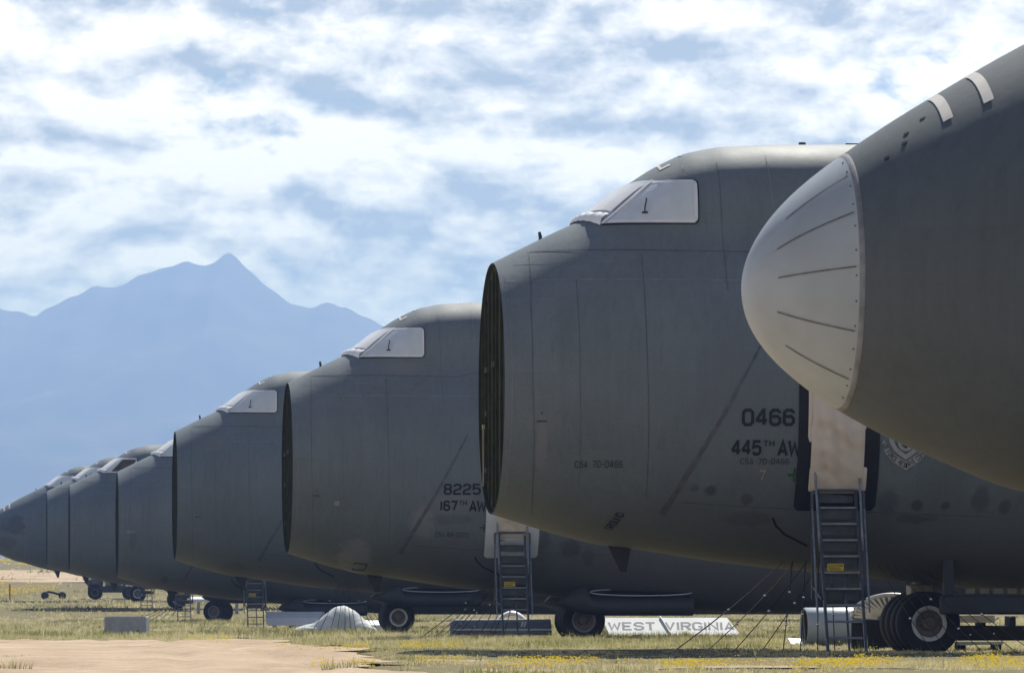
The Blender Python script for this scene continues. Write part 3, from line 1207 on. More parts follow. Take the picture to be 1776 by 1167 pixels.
def antennas(parent):
    def blade():
        m = MB()
        prof = [(2.15, 2.35), (2.75, 2.3), (2.62, 1.62), (2.50, 1.62)]
        m.add([(u, -.02, z) for u, z in prof] + [(u, .02, z) for u, z in prof],
              [(0, 1, 2, 3), (7, 6, 5, 4), (0, 4, 5, 1), (1, 5, 6, 2), (2, 6, 7, 3), (3, 7, 4, 0)])
        return m.mesh('belly_antenna', MAT['antenna'])
    link('belly_antenna', cached('blade', blade), parent)
    def probe():
        m = MB()
        z = section(.95)[0]
        m.tube([(.95, 0, z - .02), (.95, 0, z + .05), (.93, 0, z + .14)], [.035, .035, .028], 8)
        return m.mesh('top_probe', MAT['antenna'])
    link('top_probe', cached('probe', probe), parent)
    def spine():
        m = MB()
        m.tube([(6.05, 0, 9.84), (6.05, 0, 9.93)], .07, 10)
        m.box((6.9, -.02, 9.86), (8.2, .02, 9.92))
        return m.mesh('spine_fitting', MAT['antenna'])
    link('spine_fitting', cached('spine', spine), parent)


def hull_seams(parent, diag=True):
    # the level joint under the flight deck, a pale one below it, and the frame joints
    key = 'seams'
    def one(kind, fn):
        return cached('seam_' + kind, fn)
    S = [('deck_seam', [(.63, 7.71), (4.67, 7.65), (5.5, 7.85), (9, 7.9)], .024, 'seam'),
         ('pale_seam', [(.14, 7.12), (6.3, 7.09)], .016, 'seam_pale'),
         ('pale_seam', [(.3, 7.45), (1.4, 7.48), (2.3, 7.46)], .012, 'seam_pale'),
         ('frame_seam', [(.60, 7.70), (.52, 6.6), (.52, 5.2), (.60, 3.2), (.66, 2.7)], .014, 'seam'),
         ('frame_seam', [(1.38, 7.1), (1.40, 5), (1.45, 3.2)], .010, 'seam'),
         ('frame_seam', [(2.62, 7.6), (2.64, 6.0), (2.72, 3.0)], .013, 'seam'),
         ('frame_seam', [(4.15, 9.4), (4.17, 8.1), (4.2, 6.9)], .010, 'seam'),
         ('frame_seam', [(5.1, 9.55), (5.15, 8.5)], .012, 'seam_pale'),
         ('frame_seam', [(3.5, 9.58), (3.53, 9.12)], .012, 'seam_pale'),
         ('rim_seam', [(.10, 7.25), (.14, 6.0), (.14, 4.2), (.10, 3.1)], .012, 'seam_pale'),
         ('lower_seam', [(3.4, 2.92), (4.9, 2.82), (9.2, 2.65)], .02, 'seam')]
    for i, (nm, pts, w, mt) in enumerate(S):
        if 'sm%d' % i in CACHE:
            link(nm, CACHE['sm%d' % i], parent)
        else:
            CACHE['sm%d' % i] = ribbon(parent, nm, pts, w, MAT[mt]).data
    if diag:
        if 'diag' in CACHE:
            link('diagonal_seam', CACHE['diag'], parent)
        else:
            CACHE['diag'] = ribbon(parent, 'diagonal_seam', [(4.85, 6.0), (4.07, 4.54), (3.52, 3.57), (3.05, 2.7)], (.045, .12), MAT['seam'], jitter=.15).data
    # dark hose line curling under the hull
    if 'hose' in CACHE:
        link('hose_line', CACHE['hose'], parent)
    else:
        CACHE['hose'] = ribbon(parent, 'hose_line', [(5.12, 2.64), (5.2, 2.5), (5.39, 2.34), (5.87, 2.12)], .035, MAT['black'], off=.02).data


def nose_visor(parent, mat):
    us = [-2.27 + 2.27 * i / 22 for i in range(23)]
    def vis():
        m = MB()
        m.loft([ring(u, 40) for u in us], True)
        return m.mesh('nose_visor', None, True)
    me = cached('visor', vis).copy()
    me.materials.append(mat)
    v = link('nose_visor', me, parent)
    def rad():
        m = MB()
        uu = [-3.289 + 1.009 * (i / 26) ** 2 for i in range(27)]
        rings = [ring(u, 40, 1.002) for u in uu]
        m.loft(rings, True)
        m.f.append(tuple(reversed(range(len(rings[0])))))
        return m.mesh('radome', MAT['radome'], True)
    r = link('radome', cached('radome', rad), parent)
    def band():
        m = MB()
        m.loft([ring(-2.310, 40, 1.0025), ring(-2.305, 40, 1.004), ring(-2.262, 40, 1.004), ring(-2.258, 40, 1.0015)], True)
        return m.mesh('joint_band', MAT['seam_pale'], True)
    jb = link('joint_band', cached('jband', band), parent)
    def scr():
        m = MB()
        m.lathe([(.009, -.012), (.009, .003), (.001, .004)], 8, 'z')
        return m.mesh('fastener', MAT['strip'])
    for i in range(13):
        t = .35 + i * (math.pi - .7) / 12
        p = skin_t(-2.335, t, .006)
        link('fastener', cached('screw', scr), jb, p, (math.pi / 2, 0, 0))
    # lightning strips: fore-and-aft lines that converge on the nose tip
    for i, t in enumerate((.62, 1.04, 1.50, 2.02, 2.50)):
        def st(t=t, i=i):
            m = MB()
            L, R = [], []
            u1 = -3.02 if 0 < i < 4 else -2.92
            for k_ in range(25):
                f = k_ / 24
                u = -2.335 + (u1 + 2.335) * f
                zt_, zb_ = section(u)[:2]
                dt = .0075 / max(.2, (zt_ - zb_) / 2)
                L.append(skin_t(u, t - dt, .010))
                R.append(skin_t(u, t + dt, .010))
            m.loft([L, R], closed=False)
            return m.mesh('diverter_strip', MAT['strip'])
        link('diverter_strip', cached('div%d' % i, st), r)
    # white position marks on the crown, and open ports
    for i, (u, t0, t1) in enumerate(((-1.38, .12, .60), (-1.0, .12, .62))):
        def mk(u=u, t0=t0, t1=t1):
            m = MB()
            L, R = [], []
            for k_ in range(13):
                t = t0 + (t1 - t0) * k_ / 12
                L.append(skin_t(u - .048, t, .012))
                R.append(skin_t(u + .048, t, .012))
            m.loft([L, R], closed=False)
            return m.mesh('white_mark', MAT['marking'])
        link('white_mark', cached('wm%d' % i, mk), v)
    def port():
        m = MB()
        m.lathe([(.03, -.01), (.03, .005), (.001, .006)], 12, 'z')
        return m.mesh('port', MAT['black'])
    for u, t in ((-1.98, .66), (-1.80, .60), (-1.76, .50), (-1.58, .42)):
        p = Vector(skin_t(u, t, .004))
        q = Vector(skin_t(u, t, .1))
        o = link('port', cached('port', port), v, p)
        o.rotation_euler = (q - p).to_track_quat('Z', 'Y').to_euler()
    return v


LIGHTP = (0.235, 0.245, 0.25)
DARKP = (0.060, 0.064, 0.068)
P1, P2 = PL[1], PL[2]


def blot(P, x, y, wpx, hpx, col, st):
    u, z = P.at(x, y)
    s = F / P.Y
    return (u, z, wpx / s, hpx / s, col, st)


blots1 = [blot(P1, a, b, c, d, DARKP, e) for a, b, c, d, e in
          ((1232, 850, 12, 13, .8), (1296, 866, 14, 12, .6), (1205, 846, 9, 8, .5), (1590, 876, 12, 12, .8), (1640, 876, 10, 9, .7),
           (1700, 866, 20, 30, .55), (1540, 872, 22, 30, .5), (1742, 880, 14, 14, .6), (1580, 900, 40, 10, .5), (1300, 900, 60, 14, .35))]
blots1 += [blot(P1, 940, 770, 12, 60, (0.20, 0.205, 0.21), .5), blot(P1, 1260, 660, 60, 100, (0.135, 0.15, 0.17), .5)]
blots2 = [blot(P2, 616, 962, 36, 30, LIGHTP, .75), blot(P2, 735, 905, 26, 40, LIGHTP, .55), blot(P2, 790, 870, 50, 26, LIGHTP, .35),
          blot(P2, 700, 640, 40, 16, (0.18, 0.19, 0.2), .5), blot(P2, 540, 690, 50, 25, (0.19, 0.2, 0.21), .4),
          blot(P2, 990, 950, 22, 18, DARKP, .6), blot(P2, 945, 935, 14, 20, DARKP, .5), blot(P2, 1020, 965, 14, 22, DARKP, .5),
          blot(P2, 780, 900, 50, 10, DARKP, .25)]
blots3 = [blot(PL[3], 360, 770, 40, 18, (0.185, 0.195, 0.205), .45), blot(PL[3], 400, 985, 30, 14, DARKP, .3)]
blots4 = [blot(PL[4], 226, 922, 10, 4, LIGHTP, .8), blot(PL[4], 230, 935, 8, 18, DARKP, .3), blot(PL[4], 285, 1005, 10, 8, DARKP, .6)]
blots7 = [blot(PL[7], 25, 910, 26, 22, (0.05, 0.06, 0.075), .75), blot(PL[7], 12, 940, 20, 16, DARKP, .5)]

INFO = [
    ('nearest grey cargo plane with its nose closed and a pale round radome', (), (0.089, 0.107, 0.118)),
    ('open-nosed grey cargo plane marked 0466 with a tan cover in its side door', blots1, PAINT),
    ('open-nosed grey cargo plane marked 8225 with lighter repair patches on its side', blots2, (0.139, 0.168, 0.184)),
    ('unmarked open-nosed grey cargo plane directly left of the one marked 8225', blots3, (0.134, 0.165, 0.186)),
    ('open-nosed grey cargo plane with a small pale smudge on its side', blots4, (0.139, 0.169, 0.192)),
    ('open-nosed grey cargo plane with a brown uncovered cockpit window', (), (0.121, 0.151, 0.172)),
    ('narrow slice of grey cargo plane seen second from the left edge of the row', (), (0.126, 0.155, 0.172)),
    ('farthest grey cargo plane, nose closed and cut by the left edge of the picture', blots7, (0.105, 0.133, 0.154)),
]
ROOTS = []
for i, P in enumerate(PL):
    lab, bl, base = INFO[i]
    root = empty('cargo_plane', (P.X, P.Y, P.dz), HEAD)
    set_tags(root, lab, 'airplane', 'row of grey cargo planes in storage')
    ROOTS.append(root)
    mt = paint('aircraft_grey_%d' % i, base, bl, seed=i * 3.7)
    if 'hull' in CACHE:
        me = CACHE['hull'].copy()
        me.materials.clear()
        me.materials.append(mt)
    else:
        me = CACHE['hull'] = hull_mesh(mt)
    link('fuselage', me, root)
    cockpit(root, variant=1 if i == 5 else 0)
    hull_seams(root, diag=(i not in (0, 7)))
    if i in (0, 7):
        nose_visor(root, mt)
    else:
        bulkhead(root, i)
    if i != 0:
        antennas(root)
    nose_gear(root, P, steer=math.radians(-16) if i == 5 else 0.0, rim_mat='rim_grey' if i in (2, 4, 5) else 'rim')
    if i not in (0, 1):
        gear_door_pod(root)

# markings ------------------------------------------------------------------------
r1, r2 = ROOTS[1], ROOTS[2]


def put(P, root, name, txt, x0, y0, x1, ycap, mat, stroke=1.0, gap=1.5, squeeze=1.0, label=None):
    u0, z0 = P.at(x0, y0)
    u1, _ = P.at(x1, y0)
    _, zt_ = P.at(x0, ycap)
    return hull_text(root, name, txt, u0, z0, zt_ - z0, MAT[mat], stroke, gap, squeeze, fit=u1 - u0, label=label)


put(P1, r1, 'serial_number', '0466', 1289, 736, 1376, 711, 'ink', 1.35, 1.9, label='large black number 0466')
put(P1, r1, 'unit_marking', '445', 1270, 787, 1318, 765, 'ink', 1.4, 1.8, label='black unit marking 445TH AW')
put(P1, r1, 'unit_marking', 'TH', 1325, 773, 1342, 764, 'ink', 1.2, 1.8)
put(P1, r1, 'unit_marking', 'AW', 1350, 788, 1387, 765, 'ink', 1.4, 1.1)
put(P1, r1, 'serial_stencil', 'C5A 70-0466', 1284, 804, 1368, 795, 'ink_faded', .95, 2.2)
put(P1, r1, 'serial_stencil', 'C5A 70-0466', 997, 810, 1079, 799, 'ink_faded', .95, 2.2)
put(P1, r1, 'yellow_digit', '7', 1317, 832, 1326, 816, 'cream', .8)
put(P1, r1, 'green_cross', '+', 1365, 835, 1389, 811, 'green', 1.1)
hull_text(r1, 'belly_stencil', 'GROUND', 2.16, 2.72, .14, MAT['ink'], 1.1, 1.4, 1.0, off=.012, fit=.62, rot=math.radians(72))
put(P2, r2, 'serial_number', '8225', 771, 856, 832, 840, 'ink', 1.35, 1.9, label='large black number 8225')
put(P2, r2, 'unit_marking', '167', 764, 884, 792, 869, 'ink', 1.4, 1.8, label='black unit marking 167TH AW')
put(P2, r2, 'unit_marking', 'TH', 797, 875, 809, 868, 'ink', 1.3, 1.9)
put(P2, r2, 'unit_marking', 'AW', 815, 885, 842, 869, 'ink', 1.4, 1.1)
put(P2, r2, 'serial_stencil', 'C5A 68-0225', 755, 930, 812, 923, 'ink_faded', .9, 2.2)
put(P2, r2, 'green_cross', '+', 832, 921, 846, 908, 'green', 1.1)


def hull_patch(root, P, name, pts, mat, off, n=10):
    """polygon on the hull given by photo pixels, filled as a fan over a grid-free outline"""
    uv = [P.at(a, b) for a, b in pts]
    cu, cz = sum(a for a, _ in uv) / len(uv), sum(b for _, b in uv) / len(uv)
    m = MB()
    inner = [skin(cu + (a - cu) * .5, cz + (b - cz) * .5, off) for a, b in uv]
    outer = [skin(a, b, off) for a, b in uv]
    k_ = len(uv)
    m.add([skin(cu, cz, off)] + inner + outer,
          [(0, 1 + i, 1 + (i + 1) % k_) for i in range(k_)] +
          [(1 + i, 1 + k_ + i, 1 + k_ + (i + 1) % k_, 1 + (i + 1) % k_) for i in range(k_)])
    return m.build(name, mat, root, True)


def dens(pts, step=6):
    out = []
    for a, b in zip(pts, pts[1:] + pts[:1]):
        n = max(1, int(math.hypot(b[0] - a[0], b[1] - a[1]) / step))
        out += [(a[0] + (b[0] - a[0]) * i / n, a[1] + (b[1] - a[1]) * i / n) for i in range(n)]
    return out


# small pale plate and access-panel outlines
hull_patch(r2, P2, 'pale_plate', dens([(580, 868), (588, 868), (589, 877), (579, 877)]), MAT['seam_pale'], .012)
for P, r, (x, y), s in ((P1, r1, (940, 718), 1.0), (P2, r2, (549, 851), .68), (PL[3], ROOTS[3], (342, 890), .5)):
    a, b = P.at(x - 9 * s, y + 12 * s), P.at(x + 9 * s, y + 12 * s)
    ribbon(r, 'vent_slot', [a, b], .03, MAT['ink_faded'], off=.012)
    a, b = P.at(x, y), P.at(x, y - 4 * s)
    ribbon(r, 'vent_slot', [a, b], .025, MAT['ink_faded'], off=.012)
for P, r, q in ((P2, r2, [(615, 975), (637, 978), (631, 988), (611, 987)]),):
    uv = [P.at(a, b) for a, b in q]
    for a, b in zip(uv, uv[1:] + uv[:1]):
        ribbon(r, 'access_panel_edge', [a, b], .03, MAT['ink'], off=.014)

# emblem on the first open-nosed plane: shield with scroll
EC = (1571, 762)


def sh(k_, dy=0, dx=0):
    base = [(-30, -46), (-15, -50), (0, -46), (15, -50), (30, -46), (34, -20), (33, 4), (24, 22), (12, 32), (0, 40), (-12, 32), (-24, 22), (-33, 4), (-34, -20)]
    return dens([(EC[0] + a * k_ + dx, EC[1] + b * k_ + dy) for a, b in base], 9)


MAT['emblem'] = M('emblem_grey', (0.36, 0.385, 0.40), 0.7, var=.1)
MAT['emblem_mid'] = M('emblem_dark_grey', (0.085, 0.092, 0.10), 0.7, var=.1)
scroll = [(-41, 6), (-38, -4), (-33, -5), (-31, 6), (-24, 20), (0, 36), (24, 20), (31, 6), (33, -5), (38, -4), (41, 6), (36, 26), (22, 40), (8, 48), (0, 53), (-8, 48), (-22, 40), (-36, 26)]
em = hull_patch(r1, P1, 'emblem', sh(.86), MAT['emblem'], .010)
em['label'] = 'grey command shield emblem with scroll'


def sub_patch(nm, pts, mt, off):
    o = hull_patch(r1, P1, nm, pts, MAT[mt], off)
    o.parent = em
    return o


sub_patch('emblem_field', sh(.62), 'emblem_mid', .014)
sub_patch('emblem_seal', [(EC[0] + 14 * math.cos(t), EC[1] + 4 + 16 * math.sin(t)) for t in np.linspace(0, 2 * math.pi, 25)[:-1]], 'emblem', .018)
sub_patch('emblem_seal', [(EC[0] + 9 * math.cos(t), EC[1] + 3 + 11 * math.sin(t)) for t in np.linspace(0, 2 * math.pi, 21)[:-1]], 'emblem_mid', .021)
sub_patch('emblem_star', [(EC[0] + (4 if i % 2 == 0 else 1.6) * math.cos(i * math.pi / 5 - math.pi / 2), EC[1] + 12 + (4 if i % 2 == 0 else 1.6) * math.sin(i * math.pi / 5 - math.pi / 2)) for i in range(10)], 'ink', .024)


def scroll_band():
    # band between an upper and a lower curve
    m = MB()
    up = [(-38, 0), (-30, 14), (-20, 25), (-10, 32), (0, 38), (10, 32), (20, 25), (30, 14), (38, 0)]
    lo = [(-42, 8), (-35, 24), (-24, 37), (-12, 45), (0, 52), (12, 45), (24, 37), (35, 24), (42, 8)]
    A = [skin(*P1.at(EC[0] + a, EC[1] + b), .016) for a, b in up]
    B = [skin(*P1.at(EC[0] + a, EC[1] + b), .016) for a, b in lo]
    m.loft([A, B], closed=False)
    o = m.build('emblem_scroll', MAT['emblem'], em)
    # lettering along the scroll
    txt = 'AIR FORCE RESERVE COMMAND'
    mt_ = MB()
    quads, wd = text_quads(txt, 1.0, 1.1, 1.6)
    mid = [((a[0] + b[0]) / 2, (a[1] + b[1]) / 2) for a, b in zip(up, lo)]
    seg = [0]
    for a, b in zip(mid, mid[1:]):
        seg.append(seg[-1] + math.hypot(b[0] - a[0], b[1] - a[1]))
    for q, li in quads:
        vs = []
        for a, b in q:
            s = 3 + (seg[-1] - 6) * a / wd
            j = max(0, min(len(seg) - 2, int(np.searchsorted(seg, s)) - 1))
            f = (s - seg[j]) / (seg[j + 1] - seg[j])
            p = (mid[j][0] + (mid[j + 1][0] - mid[j][0]) * f, mid[j][1] + (mid[j + 1][1] - mid[j][1]) * f)
            d = Vector((mid[j + 1][0] - mid[j][0], mid[j + 1][1] - mid[j][1])).normalized()
            nx, ny = d.y, -d.x
            h = (b - .5) * 7.5
            vs.append(skin(*P1.at(EC[0] + p[0] + nx * h, EC[1] + p[1] + ny * h), .020 + .002 * li))
        mt_.add(vs, [(0, 1, 2, 3)])
    mt_.build('scroll_lettering', MAT['ink'], em)


scroll_band()


# door covers -----------------------------------------------------------------------
def door_cover(P, root, name, outer, inner, m_out, m_in, puff=.05):
    uv = [P.at(a, b) for a, b in outer]
    u0, u1 = min(a for a, _ in uv), max(a for a, _ in uv)
    z0, z1 = min(b for _, b in uv), max(b for _, b in uv)

    def sheet(u0, u1, z0, z1, off, amp, nu=20, nz=30, rnd=.08):
        m = MB()
        rows = []
        for j in range(nz + 1):
            z = z0 + (z1 - z0) * j / nz
            ed = min(z - z0, z1 - z)
            cut = rnd - math.sqrt(max(0, rnd * rnd - (rnd - ed) ** 2)) if ed < rnd else 0
            row = []
            for i in range(nu + 1):
                f = i / nu
                u = u0 + cut + (u1 - u0 - 2 * cut) * f
                b = math.sin(math.pi * f) ** .5 * math.sin(math.pi * j / nz) ** .5 if 0 < f < 1 and 0 < j < nz else 0
                wr = amp * b * (1 + .5 * math.sin(z * 9 + 2 * math.sin(u * 4)) + .35 * math.sin(u * 23 + z * 3) + .3 * math.sin(z * 24 + u * 11 + 2 * math.sin(u * 7)))
                row.append(skin(u, z, off + wr))
            rows.append(row)
        m.loft(rows, closed=False)
        return m
    o = sheet(u0, u1, z0, z1, .025, .015).build(name + '_surround', MAT[m_out], root, True)
    uv = [P.at(a, b) for a, b in inner]
    u0, u1 = min(a for a, _ in uv), max(a for a, _ in uv)
    z0, z1 = min(b for _, b in uv), max(b for _, b in uv)
    c = sheet(u0, u1, z0, z1, .055, puff).build(name + '_cover', MAT[m_in], root, True)
    return o, c, (u0, u1, z0, z1), sheet


_, c1, D1, sheet_fn = door_cover(P1, r1, 'door', [(1386, 650), (1517, 884)], [(1409, 640), (1494, 853)], 'black', 'tan', .075)
# side flaps of the tan cover
for (a, b, c, d) in ((1401, 765, 1411, 640), (1493, 745, 1504, 640), (1401, 850, 1411, 808), (1493, 850, 1504, 808)):
    (ua, za), (ub, zb_) = P1.at(a, b), P1.at(c, d)
    sheet_fn(ua, ub, za, zb_, .05, .02, 4, 14, .03).build('cover_flap', MAT['tan'], c1, True)
door_cover(P2, r2, 'door', [(844, 860), (932, 966)], [(864, 850), (914, 931)], 'white', 'tan', .05)

# gear compartment fittings of the first open-nosed plane: hanging door beam on a post
m = MB()
m.box((8.45, -2.02, .80), (12.6, -1.62, 1.17), .04)
bd = m.build('gear_door', MAT['door'], r1, False)
m = MB()
m.box((8.50, -1.95, 1.172), (8.68, -1.75, 1.85), .01)
m.build('door_post', MAT['door'], bd)
for k_ in range(8):
    m = MB()
    m.box((8.93 + k_ * .27, -1.9, 1.20), (9.10 + k_ * .27, -1.75, 1.30))
    m.build('hinge_lug', MAT['steel'], bd)


# ------------------------------------------------------------------ boarding ladders
def make_ladder():
    """ladder stand, local: x along the hull, y outwards is negative, z up; top step against y=0"""
    root = empty('boarding_ladder', (0, 0, 0))
    W, TOP, RUN = .36, 3.05, 1.35
    yat = lambda z: -RUN * (1 - z / TOP)
    for s in (-1, 1):
        m = MB()
        m.obox((s * W, yat(0), 0), (s * W, yat(TOP), TOP), .09, .05, (0, 1, 0))
        m.build('stringer', MAT['ladder'], root)
        m = MB()   # tall handrail: up beside the door
        m.tube([(s * (W + .05), yat(1.9) - .12, 1.9), (s * (W + .05), yat(2.2) - .12, 2.35), (s * (W + .06), yat(TOP) - .14, 3.35),
                (s * (W + .03), -.12, 3.95), (s * (W + .03), -.06, 4.02)], .024, 8)
        m.build('handrail', MAT['ladder_hi'], root, True)
        m = MB()   # rear support frame
        m.obox((s * (W + .13), -.18, 3.0), (s * (W + .13), -.30, 1.0), .06, .05, (0, 1, 0))
        m.obox((s * (W + .12), -.18, 3.02), (s * (W), -.05, 3.02), .05, .05, (0, 0, 1))
        m.obox((s * (W + .13), -.28, 1.25), (s * (W + .04), yat(1.0), 1.0), .04, .04, (0, 0, 1))
        m.build('support_leg', MAT['ladder'], root)
        m = MB()
        m.obox((s * (W + .135), -.26, 2.7), (s * (W + .135), yat(1.1) - .04, .75), .03, .03, (0, 1, 0))
        m.obox((s * (W + .13), -.3, 2.2), (s * (W + .13), yat(2.2), 2.15), .03, .03, (0, 0, 1))
        m.build('brace', MAT['ladder_hi'], root)
    n = 10
    for k_ in range(n):
        z = .28 + k_ * .305
        m = MB()
        dp = .20 if k_ > 2 else .07
        m.box((-W + .026, yat(z) - dp / 2, z - .025), (W - .026, yat(z) + dp / 2, z + .02), .006)
        st = m.build('step', MAT['ladder_hi'], root)
        if k_ >= 3:
            m = MB()
            m.box((-W + .03, yat(z) + dp / 2 - .012, z - .21), (W - .03, yat(z) + dp / 2 + .004, z - .03))
            m.build('riser', MAT['ladder'], st)
    m = MB()
    m.obox((.05, yat(0) + .03, 0), (.05, yat(1.4) + .03, 1.4), .04, .03, (1, 0, 0))
    m.build('centre_rail', MAT['ladder'], root)
    m = MB()
    m.box((-W - .02, -.16, TOP - .03), (W + .02, .0, TOP + .02), .008)
    tp = m.build('top_platform', MAT['ladder'], root)
    z = .28 + 4 * .305
    m = MB()
    m.box((-.29, yat(z) - .125, z + .03), (.02, yat(z) - .113, z + .165), .004)
    sg = m.build('caution_sign', MAT['yellow'], root)
    sg['label'] = 'yellow caution sign'
    m = MB()
    for t_, sz in (('CAUTION', .034),):
        qs, wd = text_quads(t_, sz, 1.1, 1.6)
        for q, li in qs:
            m.add([(-.27 + a * .27 / wd, yat(z) - .129 - .0006 * li, z + .112 + b) for a, b in q], [(0, 1, 2, 3)])
    for j in range(3):
        m.add([(-.27, yat(z) - .129, z + .045 + j * .02), (-.01 - .03 * j, yat(z) - .129, z + .045 + j * .02), (-.01 - .03 * j, yat(z) - .129, z + .054 + j * .02), (-.27, yat(z) - .129, z + .054 + j * .02)], [(0, 1, 2, 3)])
    m.build('sign_lettering', MAT['ink'], sg)
    return root


def copy_tree(o, parent=None):
    c = o.copy()
    COL.objects.link(c)
    c.parent = parent
    for ch in o.children:
        copy_tree(ch, c)
    return c


lad = make_ladder()
LAD = [(1, 1449, 'blue-grey boarding ladder below the tan door cover of the plane marked 0466'),
       (2, 887, 'blue-grey boarding ladder below the white door surround of the plane marked 8225'),
       (4, 441, 'boarding ladder left of the grey tarp heap, under the fourth open-nosed plane'),
       (5, 318, 'small distant boarding ladder just left of the twin nose wheels'),
       (6, 253, 'smallest farthest boarding ladder above the concrete block')]
lads = [lad] + [copy_tree(lad) for _ in LAD[1:]]
for o, (pi, xx, lab) in zip(lads, LAD):
    P = PL[pi]
    zd = 3.15
    u, _ = P.at(xx, HY - (zd + P.dz - EYE) * F / P.Y)
    l = -hw(u, zd) - .06
    wx, wy, _ = P.world(u, l - 1.35, 0)
    o.location = P.world(u, l, 0)
    o.location.z = H(wx, wy) - .01
    o.rotation_euler = (0, 0, HEAD)
    set_tags(o, lab, 'ladder', 'boarding ladders under the planes')

# ------------------------------------------------------------------ mooring cables
def cable(P, a, b, mat, lab, grp, r=.011, sag=.06, rings=True):
    """a: (u, lateral) on the hull belly, b: (u, lateral) on the ground"""
    u, l = a
    zt_, zb_ = section(u)[:2]
    z = zb_ + .02
    while hw(u, z) < abs(l) and z < 5:
        z += .02
    A = Vector(P.world(u, l, z + .02))
    bx, by, _ = P.world(b[0], b[1], 0)
    B = Vector((bx, by, H(bx, by) - .03))
    pts = []
    for i in range(7):
        f = i / 6
        p = A.lerp(B, f)
        p.z -= sag * math.sin(math.pi * f)
        pts.append(p)
    m = MB()
    m.tube([p - B for p in pts], r, 5)
    o = m.build('mooring_cable', mat, None, True, loc=B)
    set_tags(o, lab, 'cable', grp)
    if rings:
        for f in ((.35, .62) if random.random() < .6 else (.5,)):
            p = A.lerp(B, f + random.uniform(-.08, .08))
            p.z -= sag * math.sin(math.pi * f)
            def shk():
                m = MB()
                m.lathe([(.008, -.03), (.024, -.012), (.024, .012), (.008, .03)], 8, 'z')
                return m.mesh('shackle', MAT['shackle'], True)
            link('shackle', cached('shackle', shk), o, p - B)
    return o


ORD = ['first', 'second', 'third', 'fourth', 'fifth', 'sixth', 'seventh', 'eighth', 'ninth', 'tenth', 'eleventh']


def fan(P, specs, where, grp, **kw):
    """specs: (top (u, l), ground (u, l), material, radius); named in order where they meet the grass"""
    for i, (a, b, mt, r, rg) in enumerate(sorted(specs, key=lambda q: q[1][0])):
        cable(P, a, b, MAT[mt], '%s mooring cable from the left in the fan %s' % (ORD[i], where), grp, r=r, rings=rg, **kw)


J = lambda w: random.uniform(-w, w)
fan(P1, [((5.55 + .22 * k_, -1.0 - .1 * k_), (3.2 + .55 * k_ + J(.1), -3.2 + J(.2)), 'cable_pale' if k_ < 2 else 'cable', .010 if k_ else .013, True) for k_ in range(4)] +
    [((5.7 + .25 * k_, -1.1), (5.15 + .33 * k_, -3.6), 'cable', .011, True) for k_ in range(4)],
    'left of the first ladder', 'mooring cables under the plane marked 0466')
fan(P1, [((7.3 + .16 * k_, -1.4), (8.1 + .33 * k_, -3.2 + J(.1)), 'cable', .008, k_ % 3 == 0) for k_ in range(7)],
    'crossing the nearest nose wheels', 'mooring cables across the nearest nose wheels')
fan(P2, [((5.6 + .09 * k_, -1.0 - .05 * k_), (3.35 + .27 * k_ + J(.1), -3.6 + J(.5)), 'cable', .012 if k_ % 3 == 0 else .009, True) for k_ in range(10)],
    'left of the second ladder', 'mooring cables under the plane marked 8225', sag=.04)
fan(PL[3], [((6.1 + .06 * k_, -1.2), (4.9 + .30 * k_ + J(.1), -3.7 + J(.4)), 'cable', .011, k_ % 2 == 0) for k_ in range(11)],
    'in front of the grey tarp heap', 'mooring cables over the tarp heap', sag=.04)
fan(PL[4], [((6.5 + .08 * k_, -1.1), (7.0 + .42 * k_ + J(.1), -3.4), 'cable', .012, False) for k_ in range(6)],
    'just left of the tarp heap', 'mooring cables left of the tarp heap')
fan(PL[5], [((7.2 - .1 * k_, -1.1), (3.3 + .5 * k_, -3.4), 'cable', .013, False) for k_ in range(5)],
    'beside the distant twin nose wheels', 'mooring cables by the distant wheels')


# ------------------------------------------------------------------ things lying on the ground
def place(name, lab, cat, x, Y, rz=0.0, dz=0.0, group=None):
    X = X_at(x, Y)
    e = empty(name, (X, Y, H(X, Y) + dz), rz)
    return set_tags(e, lab, cat, group)


# concrete block
Yb = 196
b = place('concrete_block', 'grey concrete block half sunk in the grass at left', 'block', 220, Yb, math.radians(-6))
m = MB()
m.box((-.72, -.35, -.1), (.72, .35, .66), .035)
blk = m.build('block_body', MAT['concrete'], b)
m = MB()
m.box((.40, -.36, .06), (.50, -.345, .20), .005)
m.build('lifting_slot', MAT['black'], b)

# tarp heap
Yt = 226
t = place('tarp_heap', 'pale grey tarp draped over a heap between two nose wheels', 'tarp', 592, Yt, 0)
m = MB()
TX = [-2.2, -2.0, -1.75, -1.45, -1.15, -.95, -.7, -.4, -.15, .05, .3, .6, .9, 1.15, 1.4, 1.55]
TZ = [0, .12, .27, .37, .40, .50, .72, .98, 1.10, 1.13, 1.07, .86, .58, .36, .22, 0]
rows = []
for i in range(65):
    x = -2.2 + 3.75 * i / 64
    hx = np.mean(np.interp(x + np.array([-.12, -.06, 0, .06, .12]), TX, TZ))
    D = .35 + .75 * hx
    row = []
    for j in range(33):
        v = -1 + 2 * j / 32
        fall = 1 - abs(v) ** 2.3
        th = math.atan2(x - .05, 1.2 + v)          # folds fan out from the peak
        fold = .035 * math.sin(th * 15 + 1.5 * math.sin(th * 4)) + .02 * math.sin(th * 34 + x * 2)
        z = hx * fall + fold * min(1, hx * 2) * (1 - fall * .75)
        row.append((x + .05 * fold, v * D * (1 + .5 * fold), z - .05))
    rows.append(row)
m.loft(rows, False)
m.build('tarp_sheet', MAT['tarp'], t, True)

